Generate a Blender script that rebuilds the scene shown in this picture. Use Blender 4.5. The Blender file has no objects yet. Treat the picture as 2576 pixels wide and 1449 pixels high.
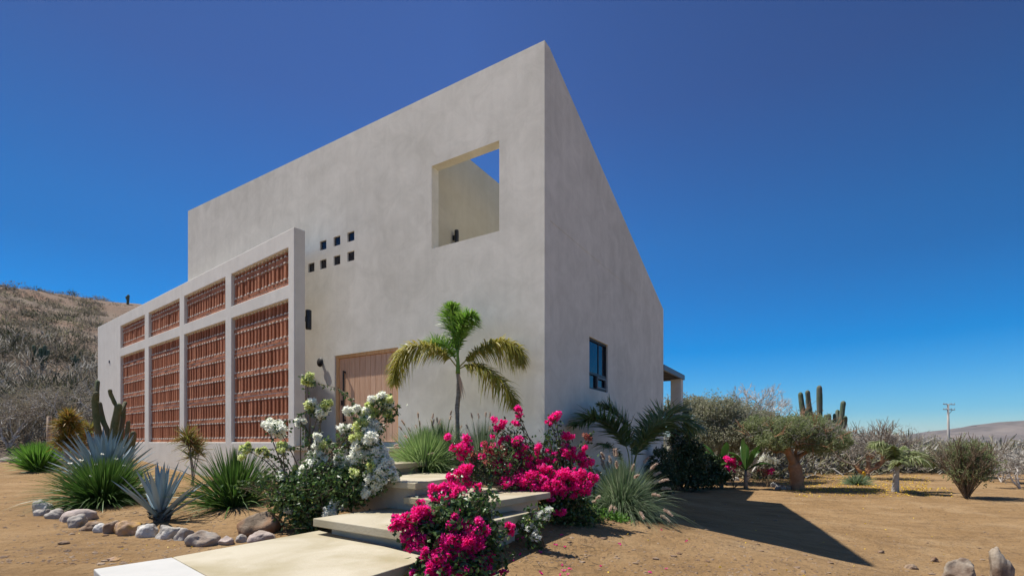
import bpy, bmesh, math, random
import numpy as np
from mathutils import Vector, noise as mnoise
from math import radians, sin, cos, pi, tan

S = bpy.context.scene
COL = S.collection
# ------------------------------------------------------------------ camera, world, sun
cam_d = bpy.data.cameras.new("camera"); cam = bpy.data.objects.new("camera", cam_d); COL.objects.link(cam)
cam.location = (0, 0, 0); cam.rotation_euler = (radians(90), 0, 0)
cam_d.sensor_width = 36; cam_d.lens = 1235/2576*36
cam_d.shift_y = (1112-724.5)/2576
cam_d.clip_start = 0.05; cam_d.clip_end = 20000
S.camera = cam
SUN_EL = radians(60.9)
LH = np.array([.955, -.296])                 # horizontal way the sunlight travels
LH = LH/np.linalg.norm(LH)
Ld = Vector((LH[0]*cos(SUN_EL), LH[1]*cos(SUN_EL), -sin(SUN_EL)))
sl = bpy.data.lights.new("sun", 'SUN'); sun = bpy.data.objects.new("sun", sl); COL.objects.link(sun)
sl.energy = 5.0; sl.angle = radians(0.53); sl.color = (1, .95, .87)
sun.rotation_euler = Ld.to_track_quat('-Z', 'Y').to_euler()
sun.location = (-20, 10, 30)
w = bpy.data.worlds.new("World"); S.world = w; w.use_nodes = True
nt = w.node_tree; nt.nodes.clear()
out = nt.nodes.new('ShaderNodeOutputWorld'); bg = nt.nodes.new('ShaderNodeBackground')
sky = nt.nodes.new('ShaderNodeTexSky'); sky.sky_type = 'NISHITA'; sky.sun_disc = False
sky.sun_elevation = SUN_EL
sky.sun_rotation = math.atan2(-LH[0], -LH[1])
sky.altitude = 300; sky.air_density = 1.3; sky.dust_density = 0.2; sky.ozone_density = 3.0
hs = nt.nodes.new('ShaderNodeHueSaturation'); hs.inputs['Saturation'].default_value = 1.05
tc = nt.nodes.new('ShaderNodeTexCoord'); sx = nt.nodes.new('ShaderNodeSeparateXYZ')
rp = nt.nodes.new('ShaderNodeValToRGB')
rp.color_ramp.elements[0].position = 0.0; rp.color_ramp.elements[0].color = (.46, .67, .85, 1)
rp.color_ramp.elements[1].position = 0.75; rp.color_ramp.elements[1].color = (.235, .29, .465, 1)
rp.color_ramp.elements[1].position = 1.0; rp.color_ramp.elements[1].color = (1.0, .98, 1.0, 1)  # overhead sky, out of view, brightened to add fill on the shaded walls
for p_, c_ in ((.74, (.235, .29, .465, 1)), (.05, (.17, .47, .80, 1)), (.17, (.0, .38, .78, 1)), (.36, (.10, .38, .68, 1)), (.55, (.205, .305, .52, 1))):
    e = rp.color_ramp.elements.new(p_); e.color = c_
mx = nt.nodes.new('ShaderNodeMix'); mx.data_type = 'RGBA'; mx.blend_type = 'MULTIPLY'; mx.inputs[0].default_value = 1
L = nt.links.new
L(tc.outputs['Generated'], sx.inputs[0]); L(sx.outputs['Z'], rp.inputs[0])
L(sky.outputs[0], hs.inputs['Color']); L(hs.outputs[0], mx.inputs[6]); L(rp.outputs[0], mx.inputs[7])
xm = nt.nodes.new('ShaderNodeMapRange'); xm.inputs[1].default_value = -1; xm.inputs[2].default_value = 1; L(sx.outputs['X'], xm.inputs[0])
rx = nt.nodes.new('ShaderNodeValToRGB'); xe = rx.color_ramp.elements; xe[0].position = .12; xe[0].color = (.60, .60, .60, 1); xe[1].position = .92; xe[1].color = (.66, .66, .66, 1)
for p_, v_ in ((.30, .80), (.46, .98), (.75, .80)): e = xe.new(p_); e.color = (v_, v_, v_, 1)
L(xm.outputs[0], rx.inputs[0]); rz = nt.nodes.new('ShaderNodeMapRange'); rz.inputs[1].default_value = .05; rz.inputs[2].default_value = .3; L(sx.outputs['Z'], rz.inputs[0])
mf_ = nt.nodes.new('ShaderNodeMix'); mf_.data_type = 'FLOAT'; L(rz.outputs[0], mf_.inputs[0]); mf_.inputs[2].default_value = 1.0; L(rx.outputs[0], mf_.inputs[3])
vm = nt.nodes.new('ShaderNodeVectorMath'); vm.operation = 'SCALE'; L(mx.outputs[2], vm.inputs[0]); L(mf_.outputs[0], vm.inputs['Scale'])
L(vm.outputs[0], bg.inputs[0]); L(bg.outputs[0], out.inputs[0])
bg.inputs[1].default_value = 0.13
S.view_settings.view_transform = 'Standard'; S.view_settings.look = 'None'
S.view_settings.exposure = 0.42; S.view_settings.gamma = 1; S.view_settings.use_curve_mapping = False
S.cycles.max_bounces = 8; S.cycles.diffuse_bounces = 4; S.cycles.transparent_max_bounces = 16
S.cycles.use_denoising = True

# ------------------------------------------------------------------ picture <-> place
F, CX, HY = 1235.0, 1288.0, 1112.0
def Wp(x, y, Z): return np.array([(x-CX)/F*Z, Z, (HY-y)/F*Z])

# ------------------------------------------------------------------ mesh builder
ORIG = {}
class MB:
    def __init__(s): s.v = []; s.f = []; s.m = []; s.sm = []; s.n = 0
    def add(s, V, Fc, mat=0, smooth=False):
        V = np.asarray(V, float).reshape(-1, 3)
        Fc = np.asarray(Fc, int)
        if len(Fc) == 0: return s
        s.v.append(V); s.f.append(Fc+s.n); s.n += len(V)
        s.m.append(np.full(len(Fc), mat)); s.sm.append(np.full(len(Fc), smooth))
        return s
    def build(s, name, mats, parent=None, loc=None, merge=False, bevel=0, bseg=2):
        if not isinstance(mats, (list, tuple)): mats = [mats]
        V = np.concatenate(s.v) if s.v else np.zeros((0, 3))
        if parent is not None: o0 = ORIG[parent.name]
        else: o0 = np.array(loc if loc is not None else (0, 0, 0), float)
        me = bpy.data.meshes.new(name)
        me.vertices.add(len(V)); me.vertices.foreach_set('co', (V-o0).astype(np.float32).ravel())
        lp = np.concatenate([f.ravel() for f in s.f]).astype(np.int32)
        tot = np.concatenate([np.full(len(f), f.shape[1]) for f in s.f]).astype(np.int32)
        st = np.concatenate([[0], np.cumsum(tot)[:-1]]).astype(np.int32)
        me.loops.add(len(lp)); me.loops.foreach_set('vertex_index', lp)
        me.polygons.add(len(tot)); me.polygons.foreach_set('loop_start', st)
        me.polygons.foreach_set('loop_total', tot)
        me.polygons.foreach_set('material_index', np.concatenate(s.m).astype(np.int32))
        me.polygons.foreach_set('use_smooth', np.concatenate(s.sm))
        me.update(calc_edges=True); me.validate()
        for mt in mats: me.materials.append(mt)
        if merge or bevel:
            b = bmesh.new(); b.from_mesh(me); bmesh.ops.remove_doubles(b, verts=b.verts, dist=1e-4)
            bmesh.ops.recalc_face_normals(b, faces=b.faces); b.to_mesh(me); b.free()
        o = bpy.data.objects.new(name, me); COL.objects.link(o)
        ORIG[o.name] = o0
        if parent is not None: o.parent = parent
        else: o.location = tuple(o0)
        if bevel:
            md = o.modifiers.new('bevel', 'BEVEL'); md.width = bevel; md.segments = bseg
            md.limit_method = 'ANGLE'; md.angle_limit = radians(35)
        return o

def thing(name, loc, label, cat, group=None):
    o = bpy.data.objects.new(name, None); COL.objects.link(o); o.location = tuple(loc)
    o.empty_display_size = .2
    ORIG[o.name] = np.array(loc, float)
    return tag(o, label, cat, group)
def tag(o, label, cat, group=None):
    o['label'] = label; o['category'] = cat
    if group: o['group'] = group
    return o
def kind(o, k, label=None, cat=None):
    o['kind'] = k
    if label: o['label'] = label
    if cat: o['category'] = cat
    return o

BOXF = np.array([[0,1,3,2],[4,6,7,5],[0,4,5,1],[2,3,7,6],[0,2,6,4],[1,5,7,3]])
def boxv(p0, p1):
    a = np.array([[x, y, z] for x in (p0[0], p1[0]) for y in (p0[1], p1[1]) for z in (p0[2], p1[2])], float)
    return a
class Frame:
    """local axes: a along the wall, b into the wall, z up"""
    def __init__(s, O, a, b): s.O = np.array([O[0], O[1], 0.]); s.a = np.array([a[0], a[1], 0.]); s.b = np.array([b[0], b[1], 0.])
    def __call__(s, P):
        P = np.asarray(P, float).reshape(-1, 3)
        return s.O+P[:, :1]*s.a+P[:, 1:2]*s.b+P[:, 2:3]*np.array([0, 0, 1.])
    def box(s, mb, p0, p1, mat=0): mb.add(s(boxv(p0, p1)), BOXF, mat)
def norm(v): return v/np.maximum(np.linalg.norm(v, axis=-1, keepdims=True), 1e-9)

def wall(mb, fr, l0, l1, z0, z1, holes, b0, b1, ztop=None, mat=0):
    cl = sorted(set([l0, l1]+[h[0] for h in holes]+[h[1] for h in holes]))
    cz = sorted(set([z0, z1]+[h[2] for h in holes]+[h[3] for h in holes]))
    def solid(i, j):
        if i < 0 or j < 0 or i >= len(cl)-1 or j >= len(cz)-1: return False
        x = (cl[i]+cl[i+1])/2; z = (cz[j]+cz[j+1])/2
        return not any(h[0] < x < h[1] and h[2] < z < h[3] for h in holes)
    def Z(i, j): return ztop(cl[i]) if (ztop and j == len(cz)-1) else cz[j]
    Q = []
    for i in range(len(cl)-1):
        for j in range(len(cz)-1):
            if not solid(i, j): continue
            c = [(cl[i], Z(i, j)), (cl[i+1], Z(i+1, j)), (cl[i+1], Z(i+1, j+1)), (cl[i], Z(i, j+1))]
            for b in (b0, b1): Q.append([(x, b, z) for x, z in c])
            for (di, dj, k0, k1) in ((-1, 0, 0, 3), (1, 0, 1, 2), (0, -1, 0, 1), (0, 1, 3, 2)):
                if not solid(i+di, j+dj):
                    p, q = c[k0], c[k1]
                    Q.append([(p[0], b0, p[1]), (q[0], b0, q[1]), (q[0], b1, q[1]), (p[0], b1, p[1])])
    Q = np.array(Q, float)
    mb.add(fr(Q.reshape(-1, 3)), np.arange(len(Q)*4).reshape(-1, 4), mat)

def catmull(P, n):
    P = np.asarray(P, float)
    if len(P) < 3: return P[0]+(P[-1]-P[0])*np.linspace(0, 1, n)[:, None]
    Q = np.vstack([2*P[0]-P[1], P, 2*P[-1]-P[-2]]); m = len(P)-1
    T = np.linspace(0, m-1e-6, n); out = []
    for t in T:
        i = int(t); f = t-i; a, b, c, d = Q[i:i+4]
        out.append(.5*((2*b)+(-a+c)*f+(2*a-5*b+4*c-d)*f*f+(-a+3*b-3*c+d)*f**3))
    return np.array(out)

def tube(mb, P, R, sides=8, mat=0, ribs=0, ribd=.15, smooth=True, cap=True):
    P = np.asarray(P, float); n = len(P); R = np.broadcast_to(np.asarray(R, float), (n,))
    T = norm(np.gradient(P, axis=0)); up = np.array([0, 0, 1.]) if abs(T[0][2]) < .9 else np.array([1., 0, 0])
    x = norm(np.cross(T[0], up)); V = []
    for i in range(n):
        x = norm(x-T[i]*np.dot(x, T[i])); y = np.cross(T[i], x)
        a = np.arange(sides)/sides*2*pi
        rr = R[i]*(1-(ribd*(.5+.5*np.cos(a*ribs)) if ribs else 0))
        V.append(P[i]+np.cos(a)[:, None]*x*np.reshape(rr, (-1, 1))+np.sin(a)[:, None]*y*np.reshape(rr, (-1, 1)))
    V = np.concatenate(V)
    i, j = np.meshgrid(np.arange(n-1), np.arange(sides), indexing='ij'); i = i.ravel(); j = j.ravel(); k = (j+1) % sides
    Fc = np.stack([i*sides+j, i*sides+k, (i+1)*sides+k, (i+1)*sides+j], 1)
    if cap:
        V = np.vstack([V, P[0], P[-1]]); c0 = n*sides
        jj = np.arange(sides); kk = (jj+1) % sides
        mb.add(V, Fc, mat, smooth)
        b = mb.n-len(V)
        tri = np.vstack([np.stack([np.full(sides, c0), kk, jj], 1), np.stack([np.full(sides, c0+1), (n-1)*sides+jj, (n-1)*sides+kk], 1)])
        mb.f.append(tri+b); mb.m.append(np.full(len(tri), mat)); mb.sm.append(np.full(len(tri), smooth))
    else: mb.add(V, Fc, mat, smooth)

def prisms(mb, A, B, r0, r1, mat=0, sides=4):
    """many thin tapered sticks at once"""
    A = np.asarray(A, float).reshape(-1, 3); B = np.asarray(B, float).reshape(-1, 3); n = len(A)
    if not n: return
    T = norm(B-A); up = np.where(np.abs(T[:, 2:3]) < .9, np.array([[0, 0, 1.]]), np.array([[1., 0, 0]]))
    x = norm(np.cross(T, up)); y = np.cross(T, x)
    a = np.arange(sides)/sides*2*pi; c = np.cos(a)[None, :, None]; s_ = np.sin(a)[None, :, None]
    ring = x[:, None]*c+y[:, None]*s_
    r0 = np.broadcast_to(np.asarray(r0, float), (n,))[:, None, None]; r1 = np.broadcast_to(np.asarray(r1, float), (n,))[:, None, None]
    V = np.concatenate([A[:, None]+ring*r0, B[:, None]+ring*r1], 1)
    j = np.arange(sides); k = (j+1) % sides
    f = np.stack([j, k, k+sides, j+sides], 1)
    Fc = (f[None]+(np.arange(n)*2*sides)[:, None, None]).reshape(-1, 4)
    mb.add(V.reshape(-1, 3), Fc, mat, True)

def blades(mb, P, D, Ln, droop, wd, segs=3, mat=0, rng=None, prof=None, side=None):
    """curved tapering strips (grass, leaves, leaflets)"""
    n = len(P)
    if not n: return
    P = np.asarray(P, float); D = norm(np.asarray(D, float))
    Ln = np.broadcast_to(np.asarray(Ln, float), (n,)); droop = np.broadcast_to(np.asarray(droop, float), (n,)); wd = np.broadcast_to(np.asarray(wd, float), (n,))
    t = np.linspace(0, 1, segs+1)
    if prof is None: prof = np.array([.6]+[1-.9*max(0, (x-.35)/.65)**1.3 for x in t[1:]]) if segs > 1 else np.array([1, .1])
    prof = np.asarray(prof, float)
    C = P[:, None]+D[:, None]*(Ln[:, None]*t)[..., None]
    C[..., 2] -= (droop*Ln)[:, None]*t**2
    if side is None:
        rr = rng.normal(size=(n, 3)) if rng is not None else np.random.normal(size=(n, 3))
        side = norm(np.cross(D, np.array([0, 0, 1.])+.6*rr))
    V = np.stack([C-side[:, None]*(wd[:, None]*prof)[..., None]/2, C+side[:, None]*(wd[:, None]*prof)[..., None]/2], 2)
    k = np.arange(segs)
    f = np.stack([2*k, 2*k+1, 2*k+3, 2*k+2], 1)
    Fc = (f[None]+(np.arange(n)*2*(segs+1))[:, None, None]).reshape(-1, 4)
    mb.add(V.reshape(-1, 3), Fc, mat, True)

def kites(mb, P, D, Ln, wd, mat=0, rng=None, fold=.25):
    """leaf / petal shaped folded quads"""
    n = len(P)
    if not n: return
    D = norm(np.asarray(D, float)); s_ = norm(np.cross(D, rng.normal(size=(n, 3)))); u = np.cross(D, s_)
    Ln = np.broadcast_to(np.asarray(Ln, float), (n,))[:, None]; wd = np.broadcast_to(np.asarray(wd, float), (n,))[:, None]
    V = np.stack([P, P+D*Ln*.45+s_*wd/2+u*wd*fold, P+D*Ln, P+D*Ln*.45-s_*wd/2+u*wd*fold], 1)
    b = np.arange(n)[:, None]*4
    mb.add(V.reshape(-1, 3), np.concatenate([b+[[0, 1, 2]], b+[[0, 2, 3]]]), mat, False)

def rdir(rng, n, zmin=-1): 
    v = norm(rng.normal(size=(n, 3)))
    if zmin > -1: v[:, 2] = np.where(v[:, 2] < zmin, -v[:, 2], v[:, 2])
    return v
def inball(rng, n, c, r, shell=0.0):
    d = rdir(rng, n); q = (shell+(1-shell)*rng.random(n)**(1/3))[:, None]
    return np.array(c)+d*q*np.array(r)

# ------------------------------------------------------------------ materials
def nodes(name):
    m = bpy.data.materials.new(name); m.use_nodes = True
    return m, m.node_tree, m.node_tree.nodes['Principled BSDF']
def inp(b, k, v): b.inputs[k].default_value = v
def pm(name, c1, c2, scale=3., rough=.85, bump=0., bscale=30., detail=6, c3=None, s3=.4, stretch=None, spec=.3, metal=0, dist=0., lo=.35, hi=.65, bdist=.02):
    m, t, b = nodes(name); N = t.nodes; K = t.links.new
    g = N.new('ShaderNodeNewGeometry'); src = g.outputs['Position']
    if stretch:
        mp = N.new('ShaderNodeMapping'); mp.inputs['Scale'].default_value = stretch; K(src, mp.inputs[0]); src = mp.outputs[0]
    n1 = N.new('ShaderNodeTexNoise'); inp(n1, 'Scale', scale); inp(n1, 'Detail', detail); inp(n1, 'Roughness', .6); inp(n1, 'Distortion', dist); K(src, n1.inputs['Vector'])
    r = N.new('ShaderNodeValToRGB'); r.color_ramp.elements[0].position = lo; r.color_ramp.elements[1].position = hi
    r.color_ramp.elements[0].color = (*c1, 1); r.color_ramp.elements[1].color = (*c2, 1); K(n1.outputs[0], r.inputs[0])
    col = r.outputs[0]
    if c3:
        n2 = N.new('ShaderNodeTexNoise'); inp(n2, 'Scale', s3); inp(n2, 'Detail', 4); K(src, n2.inputs['Vector'])
        r2 = N.new('ShaderNodeValToRGB'); r2.color_ramp.elements[0].position = .45; r2.color_ramp.elements[1].position = .68
        K(n2.outputs[0], r2.inputs[0]); x = N.new('ShaderNodeMix'); x.data_type = 'RGBA'; K(r2.outputs[0], x.inputs[0]); K(col, x.inputs[6]); x.inputs[7].default_value = (*c3, 1); col = x.outputs[2]
    K(col, b.inputs['Base Color']); inp(b, 'Roughness', rough); inp(b, 'Specular IOR Level', spec); inp(b, 'Metallic', metal)
    if bump:
        n3 = N.new('ShaderNodeTexNoise'); inp(n3, 'Scale', bscale); inp(n3, 'Detail', 8); inp(n3, 'Roughness', .65); K(src, n3.inputs['Vector'])
        bp = N.new('ShaderNodeBump'); inp(bp, 'Strength', bump); inp(bp, 'Distance', bdist); K(n3.outputs[0], bp.inputs['Height']); K(bp.outputs[0], b.inputs['Normal'])
    return m
def leafm(name, cols, transl=.3, rough=.55, spec=.4, grad=None):
    """leaf material: each leaf its own tint"""
    m, t, b = nodes(name); N = t.nodes; K = t.links.new
    g = N.new('ShaderNodeNewGeometry'); r = N.new('ShaderNodeValToRGB'); cr = r.color_ramp
    cr.elements[0].color = (*cols[0], 1); cr.elements[1].color = (*cols[-1], 1)
    for i, c in enumerate(cols[1:-1]): e = cr.elements.new((i+1)/(len(cols)-1)); e.color = (*c, 1)
    K(g.outputs['Random Per Island'], r.inputs[0])
    K(r.outputs[0], b.inputs['Base Color']); inp(b, 'Roughness', rough); inp(b, 'Specular IOR Level', spec)
    if transl:
        tr = N.new('ShaderNodeBsdfTranslucent'); K(r.outputs[0], tr.inputs[0]); mx = N.new('ShaderNodeMixShader'); inp(mx, 0, transl)
        o = N['Material Output']; K(b.outputs[0], mx.inputs[1]); K(tr.outputs[0], mx.inputs[2]); K(mx.outputs[0], o.inputs[0])
    return m

def plaster(name, a, bcol, sc=1.2):
    """trowelled cement render: cloudy patches, fine arcs, faint bump"""
    m, t, b = nodes(name); N = t.nodes; K = t.links.new
    g = N.new('ShaderNodeNewGeometry'); P = g.outputs['Position']
    def no(s, d, dist=0., rgh=.6):
        n = N.new('ShaderNodeTexNoise'); inp(n, 'Scale', s); inp(n, 'Detail', d); inp(n, 'Distortion', dist); inp(n, 'Roughness', rgh); K(P, n.inputs['Vector']); return n.outputs[0]
    n1 = no(sc*.5, 5, .6); n2 = no(sc*2.2, 9, .7, .7); n3 = no(60, 4)
    ma = N.new('ShaderNodeMath'); ma.operation = 'MULTIPLY_ADD'; K(n2, ma.inputs[0]); inp(ma, 1, .55); 
    mb_ = N.new('ShaderNodeMath'); mb_.operation = 'MULTIPLY'; K(n1, mb_.inputs[0]); inp(mb_, 1, .45); K(mb_.outputs[0], ma.inputs[2])
    r = N.new('ShaderNodeValToRGB'); r.color_ramp.elements[0].position = .38; r.color_ramp.elements[1].position = .62
    r.color_ramp.elements[0].color = (*a, 1); r.color_ramp.elements[1].color = (*bcol, 1); K(ma.outputs[0], r.inputs[0])
    mp = N.new('ShaderNodeMapping'); mp.inputs['Scale'].default_value = (2.6, 2.6, .16); K(P, mp.inputs[0]); st = N.new('ShaderNodeTexNoise'); inp(st, 'Scale', 1.6); inp(st, 'Detail', 7); inp(st, 'Roughness', .65); K(mp.outputs[0], st.inputs['Vector'])
    sr = N.new('ShaderNodeMapRange'); K(st.outputs[0], sr.inputs[0]); inp(sr, 1, .36); inp(sr, 2, .58); inp(sr, 3, .955); inp(sr, 4, 1.0)
    sp = N.new('ShaderNodeSeparateXYZ'); K(P, sp.inputs[0]); bz = N.new('ShaderNodeMath'); bz.operation = 'MULTIPLY_ADD'; K(n2, bz.inputs[0]); inp(bz, 1, .9); K(sp.outputs[2], bz.inputs[2])
    bd = N.new('ShaderNodeMapRange'); K(bz.outputs[0], bd.inputs[0]); inp(bd, 1, -1.1); inp(bd, 2, -.2); inp(bd, 3, .84); inp(bd, 4, 1.0)
    ml = N.new('ShaderNodeMath'); ml.operation = 'MULTIPLY'; K(sr.outputs[0], ml.inputs[0]); K(bd.outputs[0], ml.inputs[1])
    vs = N.new('ShaderNodeVectorMath'); vs.operation = 'SCALE'; K(r.outputs[0], vs.inputs[0]); K(ml.outputs[0], vs.inputs['Scale'])
    K(vs.outputs[0], b.inputs['Base Color']); inp(b, 'Roughness', .8); inp(b, 'Specular IOR Level', .25)
    ad = N.new('ShaderNodeMath'); ad.operation = 'MULTIPLY_ADD'; K(n3, ad.inputs[0]); inp(ad, 1, .12); K(n2, ad.inputs[2])
    bp = N.new('ShaderNodeBump'); inp(bp, 'Strength', .25); inp(bp, 'Distance', .015); K(ad.outputs[0], bp.inputs['Height']); K(bp.outputs[0], b.inputs['Normal'])
    return m

M = {}
M['plaster'] = plaster('plaster', (.605, .58, .50), (.765, .735, .645), .8)
M['screen_plaster'] = plaster('screen_plaster', (.65, .62, .555), (.74, .71, .645), .8)
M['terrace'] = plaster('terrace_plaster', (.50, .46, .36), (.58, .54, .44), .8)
M['concrete'] = pm('pale_concrete', (.40, .35, .245), (.49, .44, .335), 1.1, .75, .3, 30, c3=(.33, .28, .17), s3=1.3, dist=.8, detail=10)
M['concrete_white'] = pm('white_concrete', (.44, .435, .41), (.50, .49, .46), 2, .7, .1, 40)
M['step_base'] = pm('step_base', (.45, .40, .32), (.55, .49, .40), 2, .85, .2, 40)
M['brick_base'] = pm('orange_base', (.45, .18, .05), (.60, .28, .10), 9, .85, .3, 60)
M['mortar'] = pm('mortar', (.62, .56, .48), (.80, .74, .65), 14, .95, .4, 60)
M['black'] = pm('black_metal', (.012, .013, .015), (.02, .021, .024), 8, .45, .05, 80, spec=.5)
M['grey_metal'] = pm('grey_metal', (.09, .09, .10), (.12, .12, .13), 8, .45, 0, spec=.5)
def brickm():
    m, t, b = nodes('brick'); N = t.nodes; K = t.links.new
    g = N.new('ShaderNodeNewGeometry'); r = N.new('ShaderNodeValToRGB')
    r.color_ramp.elements[0].color = (.30, .112, .058, 1); r.color_ramp.elements[1].color = (.50, .215, .12, 1)
    e = r.color_ramp.elements.new(.6); e.color = (.40, .16, .088, 1)
    K(g.outputs['Random Per Island'], r.inputs[0])
    n = N.new('ShaderNodeTexNoise'); inp(n, 'Scale', 22.); inp(n, 'Detail', 6); K(g.outputs['Position'], n.inputs['Vector'])
    x = N.new('ShaderNodeMix'); x.data_type = 'RGBA'; x.blend_type = 'OVERLAY'; inp(x, 0, .5); K(r.outputs[0], x.inputs[6]); K(n.outputs[0], x.inputs[7])
    K(x.outputs[2], b.inputs['Base Color']); inp(b, 'Roughness', .9); inp(b, 'Specular IOR Level', .2)
    bp = N.new('ShaderNodeBump'); inp(bp, 'Strength', .5); inp(bp, 'Distance', .01); K(n.outputs[0], bp.inputs['Height']); K(bp.outputs[0], b.inputs['Normal'])
    return m
M['brick'] = brickm()
def glassm(name, c, rough=.04):
    m, t, b = nodes(name); inp(b, 'Base Color', (*c, 1)); inp(b, 'Roughness', rough); inp(b, 'Specular IOR Level', .45); return m
M['glass'] = glassm('dark_glass', (.010, .014, .026))
M['wood'] = pm('door_wood', (.60, .35, .21), (.76, .49, .32), 2.2, .55, .12, 6, stretch=(9, 9, .7), spec=.35, detail=8)
M['frame_wood'] = pm('frame_wood', (.64, .36, .16), (.78, .48, .24), 2.2, .5, .1, 6, stretch=(9, 9, .7), spec=.35)
# vegetation
M['green_blade'] = leafm('green_blade', [(.03, .075, .012), (.06, .145, .022), (.12, .21, .045), (.04, .10, .015)], .3, .45, .5)
M['bright_blade'] = leafm('bright_blade', [(.08, .20, .02), (.13, .30, .04), (.20, .36, .07)], .4)
M['fount_green'] = leafm('fountain_green', [(.16, .28, .07), (.25, .38, .12), (.34, .43, .19), (.20, .33, .08)], .45)
M['fount_grey'] = leafm('fountain_grey', [(.08, .14, .06), (.15, .23, .11), (.25, .32, .18), (.30, .34, .22)], .4)
M['plume'] = leafm('plume', [(.55, .42, .34), (.68, .55, .44), (.78, .66, .56)], .5)
M['agave'] = leafm('agave_blue', [(.13, .20, .24), (.20, .28, .32), (.27, .35, .38)], .05, .5, .4)
M['agave_base'] = pm('agave_heart', (.04, .045, .04), (.16, .17, .15), 14, .8, .5, 30)
M['cactus'] = pm('cactus_skin', (.075, .105, .045), (.14, .155, .075), 12, .75, .6, 60, c3=(.15, .12, .07), s3=2)
M['cardon'] = pm('cardon_skin', (.06, .095, .055), (.11, .14, .085), 6, .8, .4, 30, c3=(.14, .14, .11), s3=1.1)
M['dracaena_a'] = leafm('orange_strap', [(.10, .14, .02), (.30, .22, .03), (.42, .22, .06), (.20, .20, .03)], .3)
M['dracaena_b'] = leafm('yellow_strap', [(.14, .20, .03), (.36, .34, .08), (.30, .12, .05), (.24, .28, .07)], .3)
M['boug_leaf'] = leafm('bougainvillea_leaf', [(.012, .035, .010), (.03, .075, .018), (.06, .12, .03), (.13, .17, .07)], .2, .4, .5)
M['boug_leaf_mid'] = leafm('bougainvillea_leaf_mid', [(.02, .05, .012), (.045, .10, .025), (.09, .16, .04), (.16, .21, .09)], .35, .4, .5)
M['boug_leaf_light'] = leafm('bougainvillea_leaf_light', [(.025, .06, .015), (.06, .12, .03), (.13, .22, .05), (.04, .09, .02)], .3, .4, .5)
M['magenta'] = leafm('magenta_bract', [(.80, .008, .24), (.92, .02, .34), (.97, .06, .46), (.95, .02, .24), (.98, .16, .56)], .62, .6, .2)
M['faded'] = leafm('faded_bract', [(.48, .10, .10), (.55, .25, .18), (.42, .05, .06), (.62, .45, .30)], .4, .7, .1)
M['white'] = leafm('white_bract', [(.88, .90, .80), (.93, .94, .87), (.94, .94, .91), (.88, .90, .72)], .6, .6, .2)
M['lime'] = leafm('lime_bract', [(.62, .72, .22), (.72, .78, .34), (.84, .87, .55), (.55, .62, .14)], .5, .6, .2)
M['stem'] = pm('woody_stem', (.10, .075, .045), (.20, .15, .10), 20, .9, .3, 60)
M['pale_stem'] = pm('pale_stem', (.30, .27, .23), (.46, .42, .37), 20, .9, .3, 60)
M['palm_new'] = leafm('palm_green', [(.10, .24, .02), (.19, .36, .04), (.32, .48, .10), (.13, .28, .03)], .45, .4, .5)
M['palm_old'] = leafm('palm_olive', [(.26, .25, .03), (.40, .36, .05), (.52, .45, .10), (.22, .27, .04), (.34, .24, .05)], .45, .45, .5)
M['palm_dark'] = leafm('palm_dark', [(.08, .13, .04), (.13, .20, .06), (.22, .29, .10), (.09, .15, .04)], .4, .3, .7)
M['palm_trunk'] = pm('palm_trunk', (.20, .17, .13), (.36, .32, .26), 6, .9, .6, 20, stretch=(1, 1, 5))
M['mesq'] = leafm('mesquite_leaf', [(.20, .21, .12), (.29, .30, .18), (.40, .39, .28), (.46, .44, .35)], .5, .8, .1)
M['mesq_green'] = leafm('mesquite_green', [(.14, .18, .07), (.22, .27, .11), (.33, .37, .18), (.40, .41, .27)], .5, .8, .1)
M['dry_twig'] = leafm('dry_twig', [(.22, .20, .165), (.34, .31, .27), (.42, .40, .35), (.50, .475, .43)], .35, .9, .1)
M['brush_olive'] = leafm('brush_olive', [(.17, .175, .09), (.26, .25, .145), (.33, .30, .21), (.24, .21, .14)], .35, .9, .1)
M['hill_brush'] = leafm('hill_brush', [(.165, .135, .10), (.225, .19, .145), (.28, .245, .20), (.19, .175, .115)], .3, .9, .1)
M['bark_orange'] = pm('orange_bark', (.30, .15, .07), (.46, .26, .14), 7, .85, .6, 25, c3=(.22, .15, .10), s3=2)
M['bark_grey'] = pm('grey_bark', (.16, .13, .10), (.30, .25, .20), 9, .9, .6, 25)
M['bark_white'] = pm('bleached_wood', (.40, .37, .33), (.62, .58, .54), 6, .85, .3, 25)
M['banana'] = leafm('banana_leaf', [(.02, .06, .012), (.04, .11, .02), (.09, .16, .03)], .25, .35, .6)
M['dark_leaf'] = leafm('dark_leaf', [(.015, .035, .010), (.03, .06, .018), (.055, .09, .03), (.08, .12, .04)], .2, .4, .5)
M['post'] = pm('weathered_post', (.24, .17, .12), (.40, .31, .24), 8, .9, .4, 30, stretch=(3, 3, .5))
M['grey_post'] = pm('grey_pole', (.30, .27, .25), (.42, .39, .36), 8, .85, .3, 30, stretch=(3, 3, .3))
M['yellow'] = leafm('yellow_petal', [(.65, .42, .02), (.80, .58, .05), (.60, .34, .03)], .2)
M['ribbon'] = pm('yellow_ribbon', (.75, .45, .01), (.85, .55, .02), 5, .5)
def rockm(name, a, b_, c): return pm(name, a, b_, 5, .9, .7, 16, c3=c, s3=3.5, detail=10, bdist=.03)
M['rock_white'] = rockm('rock_white', (.40, .38, .34), (.60, .57, .52), (.34, .30, .25))
M['rock_grey'] = rockm('rock_grey', (.30, .27, .235), (.46, .42, .37), (.26, .19, .14))
M['rock_brown'] = rockm('rock_brown', (.22, .15, .10), (.36, .27, .19), (.17, .10, .06))
M['rock_pink'] = rockm('rock_pink', (.38, .30, .26), (.52, .44, .40), (.32, .26, .21))
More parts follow.
